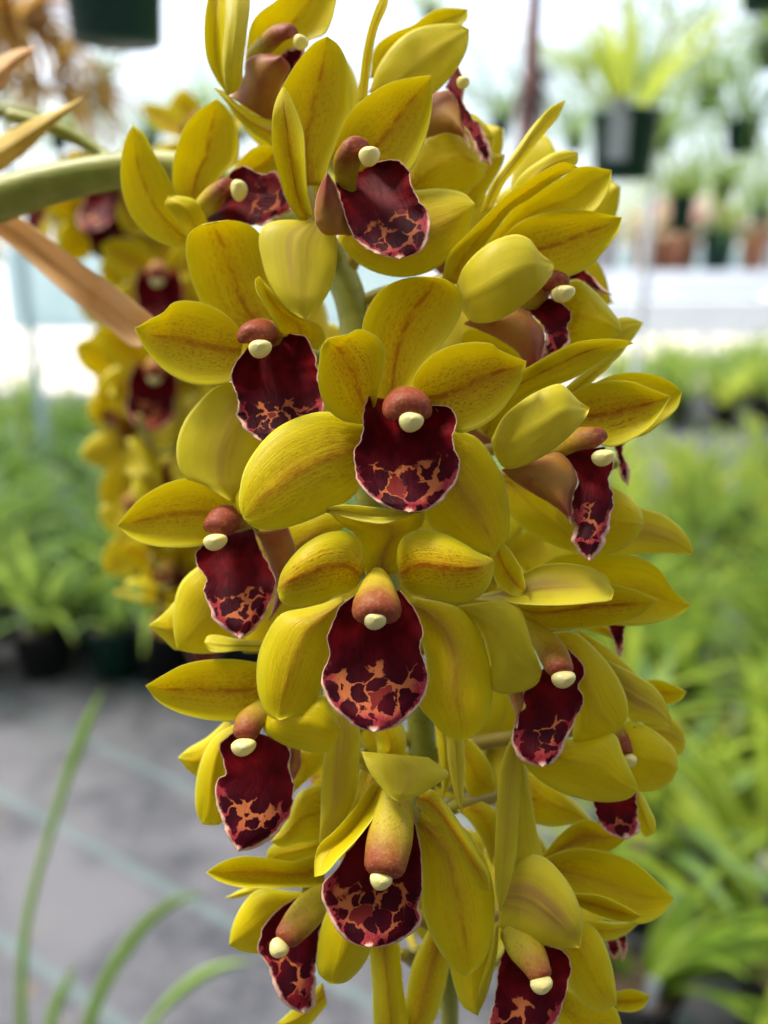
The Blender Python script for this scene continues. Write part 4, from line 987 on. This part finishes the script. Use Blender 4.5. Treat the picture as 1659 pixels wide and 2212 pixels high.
# ------------------------------------------------------------------ greenhouse: ground, benches, far things, roof
def box(name, x0, x1, y0, y1, z0, z1, mat, parent=None):
    V = [(x, y, z) for x in (x0, x1) for y in (y0, y1) for z in (z0, z1)]
    me = bpy.data.meshes.new(name); me.from_pydata(V, [], [(0, 1, 3, 2), (4, 6, 7, 5), (0, 4, 5, 1), (2, 3, 7, 6), (1, 5, 7, 3), (0, 2, 6, 4)])
    return mkobj(name, me, [mat], parent)
g = G('ground_cloth'); ob = g.obj()
rot = g.n('ShaderNodeMapping'); rot.inputs['Rotation'].default_value = (0, 0, R(33)); g.l(ob, rot.inputs['Vector'])
sx = g.n('ShaderNodeSeparateXYZ'); g.l(rot.outputs[0], sx.inputs[0])
fr = g.math('FRACT', g.math('DIVIDE', sx.outputs[1], .30))
line = g.ss(g.math('ABSOLUTE', g.math('SUBTRACT', fr, .5)), .055, .03)
n1 = g.noise(ob, 5, 5, .65); n2 = g.noise(ob, 28, 4, .6)
c = g.mix(g.ss(n1, .36, .66), (.06, .064, .076), (.13, .132, .148))
c = g.mix(g.math('MULTIPLY', g.ss(n2, .5, .7), .5), c, (.19, .185, .19))
vo = g.n('ShaderNodeTexVoronoi'); vo.inputs['Scale'].default_value = 6; g.l(ob, vo.inputs['Vector'])
c = g.mix(g.math('MULTIPLY', g.ss(vo.outputs['Distance'], .16, .08), .5), c, (.22, .15, .08))
c = g.mix(g.ss(g.noise(ob, 1.6, 3), .50, .62), c, (.16, .16, .175)); c = g.mix(g.math('MULTIPLY', g.ss(g.noise(ob, 7, 3), .60, .75), .35), c, (.22, .20, .18)); c = g.mix(g.math('MULTIPLY', line, .5), c, (.16, .24, .23))
weave = g.n('ShaderNodeTexWave'); weave.inputs['Scale'].default_value = 220; g.l(rot.outputs[0], weave.inputs['Vector'])
MGC = g.surf(c, .7, g.bump(g.math('ADD', n2, g.math('MULTIPLY', weave.outputs[1], .3)), .4, .01), 0, None, .3)
def plane(name, x0, x1, y0, y1, z, mat):
    me = bpy.data.meshes.new(name); me.from_pydata([(x0, y0, z), (x1, y0, z), (x1, y1, z), (x0, y1, z)], [], [(0, 1, 2, 3)])
    return mkobj(name, me, [mat])
MGR = simple('pale_gravel', (.55, .50, .42), (.72, .66, .55), 3, .9, bump=.3, bd=.02)
tag(plane('ground', -250, 250, -30, 300, -.006, MGR), kind='structure')
tag(plane('ground_cloth', -7, 7, -4, 9.2, 0, MGC), 'grey woven weed cloth covering the greenhouse floor', kind='structure')
# grass bank glimpsed beyond on the right
MGRASS = simple('grass_green', (.10, .22, .03), (.17, .30, .05), 4, .8, .3, (.25, .40, .05))
# teal tank wall, far left
MTEAL = simple('teal_paint', (.36, .50, .52), (.42, .56, .58), 1, .5)
wl = empty('low_wall', (-6, 18, 0)); tag(wl, 'long pale teal low wall with white coping, far off on the left', 'wall')
o = box('wall_face', -8, 8, 18.0, 18.2, -.02, 1.62, MTEAL); o.parent = wl; o.location = (6, -18, 0)
MWHT = simple('white_paint', (.74, .76, .80), (.80, .82, .86), 1.2, .5)
o = box('coping', -8, 8, 17.95, 18.25, 1.622, 1.72, MWHT); o.parent = wl; o.location = (6, -18, 0)
# slim teal posts
for i, (px, lab) in enumerate([(88, 'slim pale teal post in front of the far teal wall, left edge of view'), (1365, 'slim white post in front of the white bench on the right')]):
    b = W(px, 900, 5000)
    o = box('post', -.022, .022, -.022, .022, 0, 3.6, MTEAL if i == 0 else MWHT); o.location = (b.x, b.y, 0); tag(o, lab, 'post')
# white tiered bench, right
bn = empty('display_bench', (4.5, 11, 0)); tag(bn, 'long white tiered display bench beyond the potted plants', 'bench')
for (y0, y1, z0, z1) in [(11.2, 12.4, .98, 1.27), (10.4, 11.196, .62, .93)]:
    o = box('shelf', .6, 12, y0, y1, z0, z1, MWHT); o.parent = bn; o.location = (-4.5, -11, 0)
for x in (1.0, 4.0, 7.0, 10.0):
    for y in (10.5, 12.2):
        o = box('leg', x, x + .08, y, y + .08, 0, .62 if y < 11 else .98, MWHT); o.parent = bn; o.location = (-4.5, -11, 0)
o = box('valance', .6, 12, 10.38, 10.396, .5, .93, MWHT); o.parent = bn; o.location = (-4.5, -11, 0)
# things standing on the bench: small pots of many colours
MCREAM = simple('petal_cream', (.72, .60, .35), (.80, .70, .48), 40, .5, .3)
MPINK = simple('petal_pink', (.62, .34, .32), (.70, .45, .42), 40, .5, .3)
def bench_pot(pm, fm, n, ln, wd, h):
    root = empty('bench_plant'); mkobj('pot', pot_mesh(.08, .06, h), [pm], root)
    f = mkobj('foliage', foliage_mesh(n, ln, wd, 1.2, rnd, droop=1.1), [fm], root); f.location = (0, 0, h * .86); return root
BP = [(bench_pot(MPOT_T, MCREAM, 26, .32, .05, .2), 'cream-leaved plant in a terracotta pot'), (bench_pot(MPOT_G, MLF[0], 30, .42, .03, .18), 'green-leaved plant in a green pot'),
      (bench_pot(MPOT_T, MPINK, 24, .30, .05, .22), 'pink-leaved plant in a terracotta pot'), (bench_pot(MWHT, MLF[3], 28, .38, .03, .2), 'grey-green plant in a white pot')]
bu = [False] * 4; bi = 0
x = .8
while x < 8.5:
    k = rnd.randrange(4)
    r_, lab = BP[k]
    o = r_ if not bu[k] else copy_tree(r_); bu[k] = True
    o.location = (x, 11.6 + rnd.uniform(-.2, .4), 1.27); o.rotation_euler = (0, 0, rnd.uniform(0, 6)); o.scale = (rnd.uniform(1.8, 3.0),) * 3
    tag(o, lab + ', %s from the left on the white bench' % ORD[bi].replace('nearest', 'first'), 'potted plant', 'plants on the white bench'); bi += 1
    x += rnd.uniform(.26, .42)
# trees outside, far
MTRUNK = simple('trunk_bark', (.10, .075, .05), (.16, .12, .08), 6, .9)
def tree(name, x, y, h, cr, mat, label, n=1300):
    root = empty(name, (x, y, 0)); tag(root, label, 'tree', )
    def lm(a, b, c_): return Vector((a, b, c_)) / 1000
    tube('trunk', [(0, 0, 0, 180), (100, 50, h * 400, 130), (0, 0, h * 800, 60)], [MTRUNK], root, Vector((0, 0, 0)), mapper=lm, seg=8, n=8)
    V, Fc = [], []
    cl = [(Vector((rnd.gauss(0, cr * .5), rnd.gauss(0, cr * .5), h * .62 + rnd.gauss(0, cr * .35))), rnd.uniform(.25, .5) * cr) for _ in range(16)]
    for i in range(n):
        c_, r_ = rnd.choice(cl); d = Vector((rnd.gauss(0, 1), rnd.gauss(0, 1), rnd.gauss(0, 1))).normalized() * r_ * rnd.uniform(.5, 1)
        p = c_ + d; s_ = .12
        a = Vector((rnd.uniform(-1, 1), rnd.uniform(-1, 1), rnd.uniform(-1, 1))).normalized() * s_; b = a.orthogonal().normalized() * s_ * .6
        k = len(V); V += [tuple(p - a), tuple(p - b), tuple(p + a), tuple(p + b)]; Fc.append((k, k + 1, k + 2, k + 3))
    me = bpy.data.meshes.new('crown'); me.from_pydata(V, [], Fc); mkobj('crown', me, [mat], root)
tree('tree', 11, 34, 6, 2.6, MLF[0], 'broad green tree outside beyond the white bench')
tree('tree', 2, 38, 5, 2.2, MLF[3], 'grey-green tree outside straight beyond the flower spike')

# translucent polythene tunnel roof on hoops
g = G('polythene'); ob = g.obj()
c = g.mix(g.ss(g.noise(ob, .8, 3), .3, .7), (.93, .94, .95), (.96, .97, .98))
t = g.n('ShaderNodeBsdfTranslucent'); g.l(c, t.inputs[0]); d = g.n('ShaderNodeBsdfDiffuse'); g.l(c, d.inputs[0])
mx = g.n('ShaderNodeMixShader'); mx.inputs[0].default_value = .12; g.l(t.outputs[0], mx.inputs[1]); g.l(d.outputs[0], mx.inputs[2])
tp = g.n('ShaderNodeBsdfTransparent'); tp.inputs[0].default_value = (.97, .95, .91, 1); m2 = g.n('ShaderNodeMixShader'); m2.inputs[0].default_value = .66
g.l(mx.outputs[0], m2.inputs[1]); g.l(tp.outputs[0], m2.inputs[2]); g.l(m2.outputs[0], g.out.inputs[0])
MPOLY = g.m
g = G('added_shade_sheet'); t = g.n('ShaderNodeBsdfTranslucent'); t.inputs[0].default_value = (.20, .195, .18, 1); d = g.n('ShaderNodeBsdfDiffuse'); d.inputs[0].default_value = (.10, .10, .09, 1)  # for unseen sheets added behind the camera to cut frontal light
mx = g.n('ShaderNodeMixShader'); mx.inputs[0].default_value = .4; g.l(t.outputs[0], mx.inputs[1]); g.l(d.outputs[0], mx.inputs[2]); g.l(mx.outputs[0], g.out.inputs[0]); MSHADE = g.m
gh = empty('greenhouse', (0, 0, 0)); tag(gh, 'white polythene tunnel greenhouse roof arching over everything on metal hoops', 'greenhouse')
RX, RZ, ZB, Y0, Y1 = 7.5, 3.3, 1.9, -8.0, 16.0
def arcp(a): return Vector((-RX * math.cos(a), 0, ZB + RZ * math.sin(a)))
V, Fc = [], []; n = 40
for nm, ya, yb, mt in (('roof_sheet', -.2, Y1, MPOLY), ('added_shade_sheet', Y0, -.22, MSHADE)):  # second sheet is added out of view to darken the camera side
    V, Fc = [], []
    for yv in (ya, yb):
        for i in range(n + 1):
            p = arcp(math.pi * i / n); V.append((p.x, yv, p.z))
    for i in range(n): Fc.append((i, i + 1, n + 2 + i, n + 1 + i))
    me = bpy.data.meshes.new(nm); me.from_pydata(V, [], Fc); me.polygons.foreach_set('use_smooth', [True] * len(Fc)); mkobj(nm, me, [mt], gh)
V = [(x, Y0 + .01, z) for x in (-RX, RX) for z in (0, ZB)] ; V = [V[0], V[2], V[3], V[1]]
V = [(-RX, Y0, 0), (RX, Y0, 0)] + [(arcp(math.pi * i / n).x, Y0, arcp(math.pi * i / n).z) for i in range(n, -1, -1)]
me = bpy.data.meshes.new('added_rear_shade'); me.from_pydata(V, [], [tuple(range(len(V)))]); mkobj('added_rear_shade', me, [MSHADE], gh)  # added end wall, unseen, holds back light from behind the camera
for sx_ in (-1, 1):
    me = bpy.data.meshes.new('added_side_shade'); me.from_pydata([(sx_ * RX, Y0, 0), (sx_ * RX, 1.5, 0), (sx_ * RX, 1.5, ZB), (sx_ * RX, Y0, ZB)], [], [(0, 1, 2, 3)]); mkobj('added_side_shade', me, [MSHADE], gh)  # added unseen side sheets, block low light beside the camera
V = [(arcp(math.pi * i / n).x, Y1, arcp(math.pi * i / n).z) for i in range(n + 1)]
me = bpy.data.meshes.new('gable_sheet'); me.from_pydata(V, [], [tuple(range(n + 1))]); mkobj('gable_sheet', me, [MPOLY], gh)
def lm(a, b, c_): return Vector((a, b, c_)) / 1000
for k in range(9):
    yv = Y0 + (Y1 - Y0) * k / 8
    path = [(-RX * 1000, yv * 1000, -10, 22)] + [((arcp(math.pi * i / 12).x) * 1000, yv * 1000, arcp(math.pi * i / 12).z * 1000 - 30, 22) for i in range(13)] + [(RX * 1000, yv * 1000, -10, 22)]
    tube('hoop', path, [MWHT], gh, Vector((0, 0, 0)), mapper=lm, seg=50, n=8, endround=False)
for o_, u_ in zip(PROT, PUSED):
    if not u_:
        for c_ in list(o_.children): bpy.data.objects.remove(c_)
        bpy.data.objects.remove(o_)
